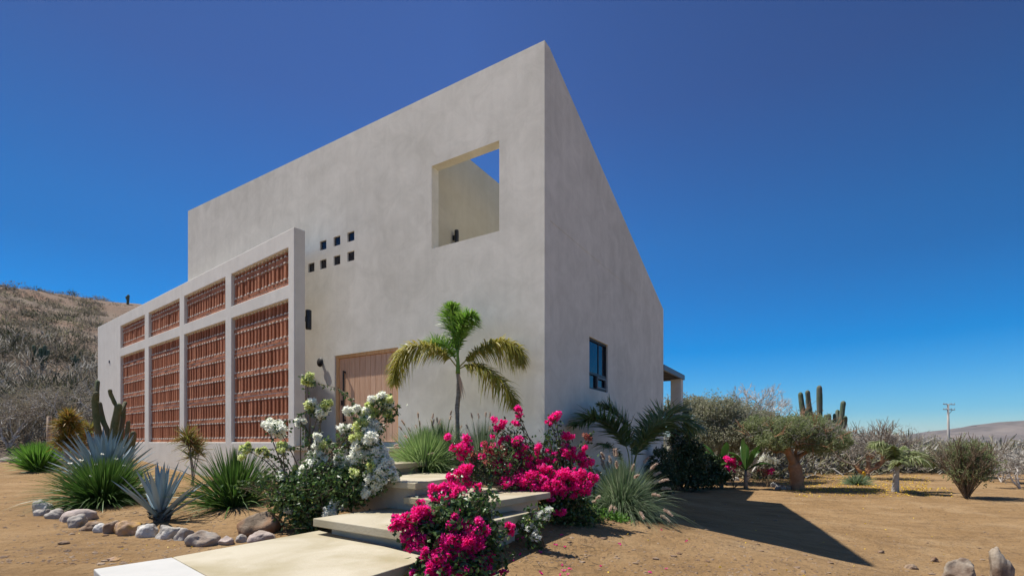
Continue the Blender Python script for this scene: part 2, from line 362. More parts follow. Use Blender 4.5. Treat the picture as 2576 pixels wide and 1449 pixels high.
M['rock_orange'] = rockm('rock_orange', (.34, .22, .15), (.42, .30, .22), (.50, .28, .05))
M['rock_tan'] = rockm('rock_tan', (.24, .19, .14), (.40, .34, .27), (.15, .10, .07))
M['boulder'] = pm('boulder_rock', (.13, .095, .065), (.24, .18, .125), 3.5, .85, .8, 9, c3=(.24, .11, .045), s3=2.2, detail=10, bdist=.05)

def sandm():
    m, t, b = nodes('sandy_soil'); N = t.nodes; K = t.links.new
    g = N.new('ShaderNodeNewGeometry'); P = g.outputs['Position']
    def no(s, d, r=.6, st=None):
        n = N.new('ShaderNodeTexNoise'); inp(n, 'Scale', s); inp(n, 'Detail', d); inp(n, 'Roughness', r)
        if st: mp = N.new('ShaderNodeMapping'); mp.inputs['Scale'].default_value = st; mp.inputs['Rotation'].default_value = (0, 0, .35); K(P, mp.inputs[0]); K(mp.outputs[0], n.inputs['Vector'])
        else: K(P, n.inputs['Vector'])
        return n.outputs[0]
    def ramp(f, p0, c0, p1, c1):
        r = N.new('ShaderNodeValToRGB'); e = r.color_ramp.elements; e[0].position = p0; e[1].position = p1; e[0].color = c0; e[1].color = c1; K(f, r.inputs[0]); return r.outputs[0]
    def mix(f, a, c, mode='MIX'):
        x = N.new('ShaderNodeMix'); x.data_type = 'RGBA'; x.blend_type = mode
        if hasattr(f, 'links'): K(f, x.inputs[0])
        else: inp(x, 0, f)
        K(a, x.inputs[6])
        if hasattr(c, 'links'): K(c, x.inputs[7])
        else: x.inputs[7].default_value = c
        return x.outputs[2]
    base = ramp(no(.35, 6), .35, (.235, .143, .064, 1), .68, (.320, .205, .100, 1))
    base = mix(ramp(no(2.2, 8, .7, (.45, 1.6, 1)), .48, (0, 0, 0, 1), .72, (.8, .8, .8, 1)), base, (.150, .092, .048, 1))
    base = mix(ramp(no(45, 4, .7), .56, (0, 0, 0, 1), .74, (.7, .7, .7, 1)), base, (.12, .08, .048, 1))
    base = mix(ramp(no(90, 3, .6), .60, (0, 0, 0, 1), .72, (.6, .6, .6, 1)), base, (.42, .33, .21, 1))
    base = mix(ramp(no(.9, 7, .65), .50, (0, 0, 0, 1), .66, (.5, .5, .5, 1)), base, (.36, .25, .138, 1))
    base = mix(ramp(no(14, 5, .7), .60, (0, 0, 0, 1), .68, (.65, .65, .65, 1)), base, (.10, .065, .038, 1))
    vo = N.new('ShaderNodeTexVoronoi'); vo.feature = 'SMOOTH_F1'; inp(vo, 'Scale', 3.2); vd = N.new('ShaderNodeVectorMath'); vd.operation = 'ADD'
    nw = N.new('ShaderNodeTexNoise'); inp(nw, 'Scale', 4.); inp(nw, 'Detail', 3); K(P, nw.inputs['Vector']); K(P, vd.inputs[0]); K(nw.outputs['Color'], vd.inputs[1]); K(vd.outputs[0], vo.inputs['Vector'])
    K(base, b.inputs['Base Color']); inp(b, 'Roughness', .95); inp(b, 'Specular IOR Level', .1)
    b1 = N.new('ShaderNodeBump'); inp(b1, 'Strength', .8); inp(b1, 'Distance', .06); K(no(7, 10, .72), b1.inputs['Height'])
    b2 = N.new('ShaderNodeBump'); inp(b2, 'Strength', .8); inp(b2, 'Distance', .014); K(no(55, 6, .7), b2.inputs['Height']); b0 = N.new('ShaderNodeBump'); inp(b0, 'Strength', .7); inp(b0, 'Distance', .07); K(vo.outputs['Distance'], b0.inputs['Height']); K(b0.outputs[0], b1.inputs['Normal']); K(b1.outputs[0], b2.inputs['Normal'])
    K(b2.outputs[0], b.inputs['Normal'])
    return m
M['sand'] = sandm()
M['dark_brush'] = leafm('dark_brush', [(.05, .06, .035), (.09, .095, .055), (.13, .12, .08)], .2, .9, .1)
M['hill'] = pm('hill_soil', (.14, .105, .075), (.22, .165, .12), .25, .95, .8, 2., c3=(.23, .13, .08), s3=.06, detail=10, bdist=.4)
M['far_hill'] = pm('far_hill_soil', (.075, .065, .055), (.15, .12, .10), .012, .95, 0, 1, c3=(.19, .155, .13), s3=.004, detail=12)

# ------------------------------------------------------------------ terrain
CP = [(-12,2,-1.42),(-4,2,-1.42),(0,2,-1.52),(4,3,-1.72),(10,3,-2.0),(-4,6.5,-1.42),(-9,9.5,-1.40),(-6.2,9,-1.30),(-18,18.5,-.95),
      (-11.3,16.9,-1.05),(-15.3,20,-.70),(-7.2,13,-1.12),(-5,10.5,-1.12),(-3.6,7.6,-1.28),(.66,10,-1.14),(-1.3,9.0,-.62),(-1.5,10.9,-.5),(-.6,9.9,-.7),
      (2.38,9,-1.41),(4,8.1,-1.7),(6.1,8.25,-2.12),(1.7,11.7,-1.42),(5.6,18,-1.95),(8.9,16.5,-2.1),(12,20,-2.0),(1.2,6.5,-1.50),(.6,4.6,-1.52),
      (20,34,-1.9),(0,42,-1.6),(42,40,-1.9),(20,10,-2.05),(42,15,-2.1),(-30,32,-.4),(-32,12,-1.0),(-42,0,-1.2),(0,-12,-1.6),(22,-12,-1.9),(-22,-12,-1.5),
      (-22,25,-.7),(3,13.6,-1.6),(12,28,-2.0),(-9,6,-1.42),(7,11.5,-2.05),(-2.2,5.5,-1.46)]
CP = np.array(CP, float)
def tps_fit(C):
    n = len(C); X = C[:, :2]
    d = np.linalg.norm(X[:, None]-X[None], axis=2); K = np.where(d > 0, d**2*np.log(d+1e-12), 0)+np.eye(n)*.4
    P = np.hstack([np.ones((n, 1)), X]); A = np.zeros((n+3, n+3)); A[:n, :n] = K; A[:n, n:] = P; A[n:, :n] = P.T
    return np.linalg.solve(A, np.concatenate([C[:, 2], np.zeros(3)]))
TW = tps_fit(CP)
def sst(a, b, x): t = np.clip((x-a)/(b-a), 0, 1); return t*t*(3-2*t)
def lumps(X, Y):
    return .5*(np.sin(X*1.3+1.1*np.sin(Y*.9))*np.sin(Y*1.7+.8*np.sin(X*.7))) + .3*np.sin(X*3.1+Y*2.3)*np.sin(Y*3.7-X*1.9)
def gz(X, Y):
    X = np.asarray(X, float); Y = np.asarray(Y, float); sh = np.broadcast(X, Y).shape
    x = np.broadcast_to(X, sh).ravel(); y = np.broadcast_to(Y, sh).ravel()
    xc = np.clip(x, -42, 42); yc = np.clip(y, -12, 42)
    z = np.full(len(x), TW[-3])+TW[-2]*xc+TW[-1]*yc
    for i, c in enumerate(CP):
        d2 = (xc-c[0])**2+(yc-c[1])**2; z += TW[i]*np.where(d2 > 0, .5*d2*np.log(d2+1e-12), 0)
    z = z+.018*lumps(x, y)
    far = sst(38, 70, np.hypot(x, y-10))
    z = z*(1-far)+(-1.9)*far
    return z.reshape(sh)
def G(x, y): return float(gz(x, y))
def hit(px, py, zlift=0.):
    """where the sight line through a picture point meets the ground"""
    u = (px-CX)/F; v = (HY-py)/F; Z = np.geomspace(3.2, 300, 900)
    h = v*Z-(gz(u*Z, Z)+zlift); k = np.argmax(h < 0)
    if h[k] >= 0: k = len(Z)-1
    z = Z[k]; return np.array([u*z, z, float(gz(u*z, z))])
def gp(px, Z): X = (px-CX)/F*Z; return np.array([X, Z, G(X, Z)])

def grade(lo, hi, d0, far, growth):
    a = list(np.arange(lo, hi+1e-6, d0)); s_ = d0
    while a[-1] < far: s_ *= growth; a.append(a[-1]+s_)
    s_ = d0; b_ = [lo]
    while b_[-1] > -far: s_ *= growth; b_.append(b_[-1]-s_)
    return np.array(sorted(b_[1:]+a))
gx = grade(-16, 16, .16, 5000, 1.16); gy = grade(1, 26, .16, 5000, 1.16)
XX, YY = np.meshgrid(gx, gy, indexing='ij'); ZZ = gz(XX, YY)
far = np.hypot(XX, YY) > 300; ZZ[far] = -1.9-0.0*XX[far]
nx, ny = XX.shape; I, J = np.meshgrid(np.arange(nx-1), np.arange(ny-1), indexing='ij'); I = I.ravel(); J = J.ravel()
mb = MB(); mb.add(np.stack([XX.ravel(), YY.ravel(), ZZ.ravel()], 1), np.stack([I*ny+J, (I+1)*ny+J, (I+1)*ny+J+1, I*ny+J+1], 1), 0, True)
kind(mb.build('ground', M['sand']), 'structure')

# scrubby hill behind the garden on the left
HA = np.radians([-110, -80, -62, -52, -46.2, -43.9, -41.3, -37.5, -33, -26, -20, -12, 0])
HT = np.array([.10, .24, .32, .335, .3215, .316, .302, .281, .245, .18, .10, .03, .0])
def hillz(X, Y):
    a = np.arctan2(X, Y); r = np.hypot(X, Y)
    tn = np.interp(a, HA, HT)*np.cos(np.clip(a, -1.2, 0)); RC = 130.
    t = np.clip((r-27)/(RC-27), 0, 1); s_ = .55*t+.45*t*t*(3-2*t)
    s_ = np.where(r > RC, 1-.5*sst(RC, 240, r), s_)
    n = 1.3*np.sin(X*.09+Y*.05)*np.sin(Y*.11)+.8*np.sin(X*.23-Y*.17)*np.sin(Y*.31+X*.1)
    return -1.6+tn*RC*s_+n*np.clip((r-30)/60, 0, 1)*np.clip(1-np.abs(r-RC)/1e9, 0, 1)*np.clip(tn*6, 0, 1)*.9
A, R = np.meshgrid(np.linspace(radians(-108), radians(-8), 240), np.concatenate([np.linspace(26.5, 135, 130), np.linspace(138, 250, 24)]), indexing='ij')
HX = R*np.sin(A); HYY = R*np.cos(A); HZ = hillz(HX, HYY)
nx, ny = A.shape; I, J = np.meshgrid(np.arange(nx-1), np.arange(ny-1), indexing='ij'); I = I.ravel(); J = J.ravel()
mb = MB(); mb.add(np.stack([HX.ravel(), HYY.ravel(), HZ.ravel()-.35*(R.ravel() < 27)], 1), np.stack([I*ny+J, (I+1)*ny+J, (I+1)*ny+J+1, I*ny+J+1], 1), 0, True)
kind(mb.build('hill', M['hill']), 'structure')
def hillhit(px, py):
    u = (px-CX)/F; v = (HY-py)/F; Z = np.linspace(20, 170, 1500); h = v*Z-hillz(u*Z, Z); k = np.argmax(h < 0)
    if h[k] >= 0: k = np.argmin(h)
    return np.array([u*Z[k], Z[k], float(hillz(u*Z[k], Z[k]))])
# far hills beyond the plain, right
def range_hill(name, D, pts, depth, m):
    xs = np.array([p[0] for p in pts], float); hs_ = np.array([HY-p[1] for p in pts], float)/F*D
    px = np.linspace(xs[0], xs[-1], 160); h = np.interp(px, xs, hs_); rng = np.random.default_rng(5)
    rows = np.linspace(-1, 1, 41); V = []
    for r in rows:
        z = h*np.clip(1-abs(r)**1.3, 0, 1)
        ph = 90*np.sin(px*.021+3*r)+45*np.sin(px*.057-5*r)
        z = z*(1+.10*np.sin(px*.05+6*r)*(1-abs(r)**.5)*abs(r)*4+.06*np.sin(px*.13+9*r)*abs(r)*(1-abs(r))*4)
        dd = D+r*depth+ph*(abs(r) > .02)*.3
        V.append(np.stack([(px-CX)/F*D*(1+.12*r), dd, z-3], 1))
    V = np.concatenate(V); n = len(px); I, J = np.meshgrid(np.arange(len(rows)-1), np.arange(n-1), indexing='ij'); I = I.ravel(); J = J.ravel()
    mb = MB(); mb.add(V, np.stack([I*n+J, I*n+J+1, (I+1)*n+J+1, (I+1)*n+J], 1), 0, True)
    return kind(mb.build(name, m), 'structure')
range_hill('hills', 2300, [(2060,1108),(2170,1100),(2250,1097),(2330,1084),(2400,1077),(2440,1072),(2480,1064),(2510,1060),(2576,1056),(2700,1050),(2900,1070),(3200,1100)], 620, M['far_hill'])
range_hill('distant_hills', 3400, [(1650,1100),(1800,1092),(1950,1090),(2100,1094),(2200,1095),(2300,1092),(2500,1080),(2800,1062),(3100,1090)], 500, M['far_hill'])

# ------------------------------------------------------------------ the house
P0 = (.664, 10.0)
FA = Frame(P0, (-.854, .52), (.52, .854))       # street wall: a runs left from the corner, b into the house
FS = Frame(P0, (.52, .854), (-.854, .52))       # side wall
def fs_(x):  # street wall: picture x -> distance from the corner
    u = (x-CX)/F; return (17.084/(u+1.642)-10)/.52
def fh(x, y): Z = 17.084/((x-CX)/F+1.642); return (HY-y)/F*Z
H0, TH = 8.18, .25
LEN, DEP = fs_(473), 9.44
def roofz(t): return H0-3.30*(t-TH)/(DEP-TH)
house = thing('house', (*P0, 0), 'pale grey rendered house, roof sloping down rightwards, square opening high in its wall', 'house')
wx0, wx1 = fs_(1256), fs_(1086); wz0, wz1 = 4.545, 6.49
dl, dr = fs_(842), fs_(1001.5); dz = 2.34
sq = []
for cx, yt in ((812.5, 605), (847.5, 594.5), (882.7, 584)): sq.append((cx, yt))
for cx, yt in ((783.3, 661.6), (813.5, 653), (847.7, 643.5), (882.7, 633)): sq.append((cx, yt))
SQ = []
cols = sorted(set(round(fs_(c), 2) for c, _ in sq))
for cx, yt in sq:
    s0 = fs_(cx); top = fh(cx, yt); SQ.append([s0-.135, s0+.135, top-.25, top])
for a in SQ:      # squares line up in rows and columns
    rowz = np.mean([b[3] for b in SQ if abs(b[3]-a[3]) < .15]); a[3] = rowz; a[2] = rowz-.25
    cs = np.mean([b[0] for b in SQ if abs(b[0]-a[0]) < .1]); a[0] = cs; a[1] = cs+.27
m_ = [tuple(round(v, 3) for v in a) for a in SQ]
mb = MB(); wall(mb, FA, 0, LEN, -1.6, H0, [(wx0, wx1, wz0, wz1), (dr, dl, -.001, dz)]+m_, 0, TH)
mb.build('front_wall', M['plaster'], house, merge=True, bevel=.012)
sw0, sw1, sz0, sz1 = 2.376, 3.67, 1.32, 2.585
mb = MB()
wall(mb, FS, TH, DEP, -2.6, 4.6, [(sw0, sw1, sz0, sz1)], 0, TH)
wall(mb, FS, TH, DEP, 4.6, 8, [], 0, TH, ztop=lambda t: roofz(t))
mb.build('side_wall', M['plaster'], house, merge=True, bevel=.012)
mb = MB(); FA.box(mb, (TH, DEP-.25, -2.4), (LEN, DEP, 4.85)); FA.box(mb, (LEN-.25, TH, -1.6), (LEN, DEP-.25, 4.7)); mb.build('rear_wall', M['plaster'], house)
mb = MB(); v = [(3.3, TH, 7.7), (LEN-.002, TH, 7.7), (LEN-.002, DEP-.3, 7.7-.34*(DEP-.3)), (3.3, DEP-.3, 7.7-.34*(DEP-.3))]
v = np.array(v+[(a, b, c-.2) for a, b, c in v]); mb.add(FA(v), [[0,1,2,3],[7,6,5,4],[0,4,5,1],[1,5,6,2],[2,6,7,3],[3,7,4,0]]); mb.build('roof', M['plaster'], house)
mb = MB(); FA.box(mb, (3.2, TH, 4.4), (3.42, 6.2, 7.60)); FA.box(mb, (TH, 6.0, 4.4), (3.2, 6.2, 6.0)); mb.build('terrace_wall', M['terrace'], house, merge=True, bevel=.01)
mb = MB(); FA.box(mb, (TH, TH, 4.1), (3.42, 6.2, 4.398)); mb.build('terrace_floor', M['concrete'], house)
mb = MB()
FA.box(mb, (3.3, 2.4, -1.0), (LEN-.3, 2.6, 4.0)); FA.box(mb, (TH+.01, 5, -1.), (3.3, 5.1, 4.0)); mb.build('inner_wall', M['plaster'], house)
mb = MB(); FA.box(mb, (TH+.001, TH+.001, -.4), (LEN-.3, DEP-.3, -.02)); mb.build('house_floor', M['concrete'], house)
# little square windows
for a in m_:
    mb = MB(); FA.box(mb, (a[0]+.0, .045, a[2]), (a[1], .065, a[3])); p = mb.build('window', M['glass'], house)
# door
mb = MB()
FA.box(mb, (dr, .045, 0), (dr+.075, .20, dz-.001)); FA.box(mb, (dl-.10, .045, 0), (dl, .20, dz-.001)); FA.box(mb, (dr+.075, .045, dz-.075), (dl-.10, .20, dz-.001))
mb.build('door_frame', M['frame_wood'], house, bevel=.004)
mb = MB(); n = 11; e0, e1 = dr+.08, dl-.105; pw = (e1-e0)/n
for i in range(n):
    FA.box(mb, (e0+i*pw+.005, .085, .015), (e0+(i+1)*pw-.005, .12, dz-.082))
FA.box(mb, (e0, .097, .012), (e1, .135, dz-.08))
door = mb.build('door', M['wood'], house, bevel=.003)
hs0 = fs_(863)
def sub(mb, name, mats, par, root): 
    o = mb.build(name, mats, root); o.parent = par; return o
mb = MB(); FA.box(mb, (hs0-.02, .0, .54), (hs0+.02, .03, 1.92)); FA.box(mb, (hs0-.015, .03, 1.86), (hs0+.015, .09, 1.90)); FA.box(mb, (hs0-.015, .03, .57), (hs0+.015, .09, .61))
ORIG[door.name] = ORIG[house.name]
mb.build('handle', M['black'], door, bevel=.004)
ls = fs_(855.5); mb = MB(); FA.box(mb, (ls-.045, .06, 1.0), (ls+.045, .09, 1.13)); mb.build('lock', M['black'], door, bevel=.006)
# side window
def fbar(mb, l0, l1, z0, z1, b0, b1): FS.box(mb, (l0, b0, z0), (l1, b1, z1))
mb = MB(); e = .045; zm = 1.72
fbar(mb, sw0, sw0+e, sz0, sz1, .05, .12); fbar(mb, sw1-e, sw1, sz0, sz1, .05, .12)
fbar(mb, sw0+e, sw1-e, sz0, sz0+e, .05, .12); fbar(mb, sw0+e, sw1-e, sz1-e, sz1, .05, .12); fbar(mb, sw0+e, sw1-e, zm-.03, zm+.03, .045, .118)
sm = (sw0+sw1)/2-.08; fbar(mb, sm-.02, sm+.02, sz0+e, zm-.03, .052, .115)
fbar(mb, sw1-.52, sw1-.48, zm+.03, sz1-e, .075, .115)
wf = mb.build('window_frame', M['black'], house)
mb = MB(); g0, g1, h0, h1 = sm+.03, sw1-e-.01, sz0+e+.01, zm-.04
for q in ((g0, g0+.05, h0, h1), (g1-.05, g1, h0, h1), (g0+.05, g1-.05, h0, h0+.05), (g0+.05, g1-.05, h1-.05, h1)): fbar(mb, *q, .03, .075)
mb.build('vent_sash', M['grey_metal'], wf)
mb = MB(); fbar(mb, sw0+e, sw1-e, sz0+e, sz1-e, .09, .10); mb.build('pane', M['glass'], wf)

# canopy at the back
can = thing('patio_canopy', FS([(12.6, 0, -1.9)])[0], 'flat dark canopy on a square rendered post behind the house, beyond its right hand wall', 'canopy')
mb = MB(); FS.box(mb, (DEP+.002, -.02, 2.66), (12.92, .06, 2.86)); FS.box(mb, (12.84, .06, 2.66), (12.92, 4, 2.86)); FS.box(mb, (DEP+.002, .06, 2.76), (12.84, 4, 2.85))
for k in range(7): FS.box(mb, (DEP+.25+k*.5, .06, 2.68), (DEP+.31+k*.5, 4, 2.758))
mb.build('canopy_roof', M['grey_metal'], can)
mb = MB(); FS.box(mb, (12.4, .03, -2.3), (12.82, .45, 2.658)); mb.build('post', M['plaster'], can)

# wall lamps
def lampy(name, fr, l, z, b0, off, r, h, label, group=None):
    base = fr([(l, b0, z)])[0]
    t = thing(name, base, label, 'wall lamp', group)
    mb = MB(); c = fr([(l, b0-off, z-h/2), (l, b0-off, z-h/2+.02), (l, b0-off, z+h/2-.02), (l, b0-off, z+h/2)])
    tube(mb, c, [r*.93, r, r, r*.93], 24, 0); mb.build('lamp_body', M['black'], t)
    mb = MB(); sg = 1 if off > 0 else -1; fr.box(mb, (l-.03, min(b0-off+sg*r*.6, b0-sg*.001), z-.06), (l+.03, max(b0-off+sg*r*.6, b0-sg*.001), z+.06)); mb.build('bracket', M['black'], t)
lampy('wall_lamp', Frame(FA([(3.2, 0, 0)])[0][:2], (.52, .854), (-.854, .52)), 1.08, 5.22, 0, .11, .055, .36, 'small black cylinder lamp on the terrace wall seen through the square opening')
b = FA([(fs_(810), 0, fh(810, 912))])[0]
t = thing('disc_lamp', b, 'round black disc lamp on the street wall left of the wooden door', 'wall lamp')
mb = MB(); c0 = FA([(fs_(810), -.075, fh(810, 912)), (fs_(810), -.055, fh(810, 912)), (fs_(810), -.05, fh(810, 912))]); tube(mb, c0, [.118, .125, .12], 36, 0); mb.build('disc', M['black'], t)
mb = MB(); tube(mb, FA([(fs_(810), -.05, fh(810, 912)), (fs_(810), -.001, fh(810, 912))]), .05, 16); mb.build('mount', M['black'], t)

# ------------------------------------------------------------------ brick screen
FB = Frame((-5.546, 12.5), (-.793, .609), (.609, .793))
def sl_(x): u = (x-CX)/F; return (12.5*.8583/(u+1.302)-12.5)/.609
SL = sl_(246)
xs = [(725, 581.8), (566.6, 463.3), (451.4, 374), (363.7, 303)]
bays = [(round(sl_(a), 3), round(sl_(b_), 3)) for a, b_ in xs]
scr = thing('brick_screen_wall', (*FB([(0, 0, 0)])[0][:2], 0), 'long freestanding pale rendered wall in front of the house with eight openings filled by red brick lattice', 'screen wall')
holes = []
for a, b_ in bays: holes += [(a, b_, 0.0, 3.70), (a, b_, 4.06, 5.02)]
mb = MB(); wall(mb, FB, 0, SL, -1.7, 5.48, holes, 0, .30); mb.build('wall_frame', M['screen_plaster'], scr, merge=True, bevel=.018, bseg=3)
def lattice(a, b_, z0, pat, ztop, seed):
    rng = np.random.default_rng(seed); mb = MB(); n = int(round((b_-a)/.208)); pit = (b_-a)/n; z = z0+.002
    f0, dp = .085, .205
    for kd, h in pat:
        h = min(h, ztop-z)
        if h < .02: break
        if kd == 'c':
            k = 2 if h > .15 else 1; hh = h/k
            mb_m = MB
            FB.box(mb, (a+.001, f0+.014, z), (b_-.001, f0+dp, z+h-.001), 1)
            for r in range(k):
                x = a+.004+(pit if r % 2 else 0)*1.0; xp = a+.004
                edges = [a+.004]+[a+pit*2*i+(pit if r % 2 else 0) for i in range(1 if not r % 2 else 0, n)] 
                edges = [e for e in edges if e < b_-.05]+[b_]
                for e0, e1 in zip(edges[:-1], edges[1:]):
                    if e1-e0 < .05: continue
                    up_ = .020 if (k == 2 and r == 0) else .010; dn_ = .012 if (k == 2 and r == 1) else .006
                    j = rng.normal(0, .004)
                    FB.box(mb, (e0+.009, f0+j-.004, z+r*hh+dn_), (e1-.010, f0+.05, z+(r+1)*hh-up_), 0)
        else:
            for i in range(n):
                c = a+(i+.5)*pit+rng.normal(0, .004); w2 = .047+rng.normal(0, .002); j = rng.normal(0, .006); m1 = .034
                tl = rng.normal(0, .0035)
                V = boxv((c-w2, f0+j, z+m1), (c+w2, f0+dp+j, z+h-m1)); V[:, 0] += tl*np.where(V[:, 2] > z+h/2, 1, -1)
                mb.add(FB(V), BOXF, 0)
                FB.box(mb, (c-w2*.9+rng.normal(0, .003), f0-.012+j, z-.002), (c+w2*.9, f0+dp, z+m1), 1)
                FB.box(mb, (c-w2*.9+rng.normal(0, .003), f0-.012+j, z+h-m1), (c+w2*.9, f0+dp, z+h+.002), 1)
        z += h
    mb.build('brick_lattice', [M['brick'], M['mortar']], scr)
for i, (a, b_) in enumerate(bays):
    lattice(a, b_, 0, [('c', .12), ('s', .49), ('c', .12), ('s', .49), ('c', .22), ('s', .49), ('c', .12), ('s', .49), ('c', .22), ('s', .49), ('c', .12), ('s', .34)], 3.70, 10+i)
    lattice(a, b_, 4.06, [('c', .21), ('s', .46), ('c', .13), ('s', .16)], 5.02, 20+i)
lampy('wall_lamp', FB, .07, 3.21, .30, -.13, .075, .50, 'black cylinder lamp on the back of the brick screen, peeking past its right edge')
mb = MB(); ex = FB([(sl_(278), -.004, fh(0, 0)*0+3.62)])[0]
FB.box(mb, (sl_(276.5), -.03, 3.58), (sl_(276.5)+.08, -.001, 3.70)); mb.build('screw_plate', M['grey_metal'], scr)

# ------------------------------------------------------------------ steps
def slab(name, quad, z, th, inset, zb, label, mat='concrete', base='step_base', cut=None, group='floating concrete steps'):
    q = np.array(quad, float); c = q.mean(0); t = thing(name, (*c, zb), label, 'step', group)
    # keep winding
    A_ = sum(q[i][0]*q[(i+1) % 4][1]-q[(i+1) % 4][0]*q[i][1] for i in range(4))
    if A_ < 0: q = q[::-1]
    def prism(P, z0, z1):
        n = len(P); V = np.vstack([np.c_[P, np.full(n, z0)], np.c_[P, np.full(n, z1)]])
        m2 = MB(); m2.add(V, [list(range(n))[::-1], [n+i for i in range(n)]]); m2.add(V, [[i, (i+1) % n, (i+1) % n+n, i+n] for i in range(n)]); return m2
    prism(q, z-th, z).build('tread', M[mat], t, merge=True, bevel=.010, bseg=3)
    e = norm(np.roll(q, -1, 0)-q); nrm = np.c_[-e[:, 1], e[:, 0]]
    qi = []
    for i in range(4):
        n1, n2 = nrm[i-1], nrm[i]; bis = (n1+n2)/(1+np.dot(n1, n2)); qi.append(q[i]+bis*inset)
    prism(np.array(qi), zb, z-th-.001).build('support', M[base], t)
    return t
A1, B1, C1 = np.array([-3.81, 4.47]), np.array([-2.52, 6.42]), np.array([-.815, 4.9]); D1 = A1+(C1-B1)
J1 = hit(0, 0)[:2]*0+np.array([(434.7-CX)/F*(1.15*F/(1400-HY)), 1.15*F/(1400-HY)]); J2 = J1+(D1-A1)
slab('concrete_step', [J1, B1, C1, J2], -1.15, .095, .12, -1.75, 'big sandy concrete slab, nearest and lowest of the steps, running off the bottom edge', base='brick_base')
e_ = norm(B1-A1)*.004
slab('concrete_step', [A1, J1-e_, J2-e_, D1], -1.152, .095, .12, -1.75, 'whiter concrete slab strip at the outer left end of the lowest step', 'concrete_white')
A2 = np.array([-2.49, 6.14]); d = norm(np.array([.824, -.567])); f = norm(np.array([.55, .835]))
slab('concrete_step', [A2, A2+f*2.0, A2+f*2.0+d*2.0, A2+d*2.0], -.95, .10, .16, -1.6, 'second concrete step from the bottom, pink flowers over its right end')
F3 = np.array([-.45, 5.95]); l3 = norm(np.array([-.8, .6])); r3 = norm(np.array([.59, .81]))
slab('concrete_step', [F3, F3+r3*1.75, F3+r3*1.75+l3*2.0, F3+l3*1.30], -.75, .09, .14, -1.7, 'third concrete step, jutting right over a tall rendered support under the pink bougainvillea')
F4 = np.array([-1.30, 6.62]); l4 = norm(np.array([-.80, .60])); r4 = norm(np.array([.40, 1.05]))
slab('concrete_step', [F4, F4+r4*1.75, F4+r4*1.9+l4*2.2, F4+l4*2.2], -.55, .09, .12, -1.5, 'fourth concrete step, thick edged, partly behind the white bougainvillea')
F5 = np.array([-2.04, 7.94])
slab('concrete_step', [F5, F5+np.array([.52, 1.2]), F5+np.array([-1.2, 2.3]), F5+np.array([-1.93, 1.27])], -.36, .085, .12, -1.4, 'fifth concrete step, just below the landing, ending at the screen wall foot')
R6 = np.array([-1.88, 10.55]); a6 = np.array([-.854, .52]); b6 = np.array([.52, .854])
slab('concrete_step', [R6, R6+b6*.80, R6+b6*.80+a6*4.2, R6+a6*4.2-b6*.4], -.115, .095, .12, -1.3, 'top concrete landing in front of the wooden door')

# ------------------------------------------------------------------ rocks
def rock(name, c, size, rot, seed, m, label, group=None, ang=.6, cuts=10, sub=4, sink=.34):
    rng = np.random.default_rng(seed)
    b = bmesh.new(); bmesh.ops.create_icosphere(b, subdivisions=sub, radius=1)
    V = np.array([v.co[:] for v in b.verts]); Fc = np.array([[v.index for v in f.verts] for f in b.faces]); b.free()
    for k in range(cuts):
        n = norm(rng.normal(size=3)); d = rng.uniform(.62, .9); ex = np.maximum(V@n-d, 0); V = V-ex[:, None]*n*ang*1.5
    off = rng.uniform(-50, 50, 3)
    nv = np.array([mnoise.noise(Vector(p*1.2+off))*.24+mnoise.noise(Vector(p*3.3+off))*.10+mnoise.noise(Vector(p*8+off))*.035 for p in V])
    V = V*(1+nv[:, None]); V[:, 2] = np.where(V[:, 2] < -.55, -.55+(V[:, 2]+.55)*.3, V[:, 2])
    V = V*np.array(size)/2; cr, sr = cos(rot), sin(rot); V = V@np.array([[cr, sr, 0], [-sr, cr, 0], [0, 0, 1]])
    base = np.array(c, float); mb = MB(); mb.add(V+base+[0, 0, size[2]*(.5*.55-sink*.5)], Fc, 0, True)
    return tag(mb.build(name, M[m], loc=base), label, 'rock', group)
def rock_at(x0, x1, y0, y1, seed, m, label, group, depth=None, rot=None, **k):
    cx = (x0+x1)/2; g = hit(cx, y1-1); Z = g[1]; wd = (x1-x0)/F*Z; ht = (y1-y0)/F*Z
    dp = depth or wd*.75
    c = gp(cx, Z+dp*.35); 
    return rock('rock', c, (wd*1.04, dp, ht*(1.5 if y1 < 1400 else 1.7)), math.radians(rot if rot is not None else random.Random(seed).uniform(-12, 12)), seed, m, label, group, **k)
EG = 'stones edging the planting bed'
near = [(81,133,1254,1292,'rock_white','pale stone at the far left bend of the near edging, with shrub shade on it'),
 (89,135,1279,1298,'rock_grey','low grey stone tucked in front of the pale stone at the left bend'),
 (116,166,1282,1305,'rock_grey','smooth oval grey stone, third along the edging from its left bend'),
 (154,236,1281,1313,'rock_pink','long flat pinkish stone under the big strappy green clump'),
 (173,218,1292,1328,'rock_grey','rounded grey stone propped against the front of the long pinkish stone'),
 (208,262,1312,1335,'rock_brown','low brownish stone just left of the small whitish stone'),
 (239,276,1317,1341,'rock_white','small whitish stone wedged between two brown ones'),
 (258,304,1308,1344,'rock_brown','tan brown stone leaning on the orange topped stone'),
 (288,357,1306,1348,'rock_orange','largest rounded edging stone, stained orange yellow on top'),
 (344,404,1316,1352,'rock_white','white rounded stone left of the small blue agave'),
 (396,455,1319,1356,'rock_white','white angular stone right of the small blue agave'),
 (441,486,1329,1361,'rock_grey','tan grey stone between the white angular stone and the big grey slab of rock'),
 (472,550,1335,1375,'rock_grey','broad angular grey stone, largest towards the concrete slab'),
 (551,592,1348,1372,'rock_pink','small pinkish brown stone right of the broad angular one'),
 (591,623,1341,1366,'rock_grey','small grey stone, second last before the concrete slab'),
 (623,691,1340,1364,'rock_pink','flat pinkish stone touching the concrete slab in front of the boulder')]
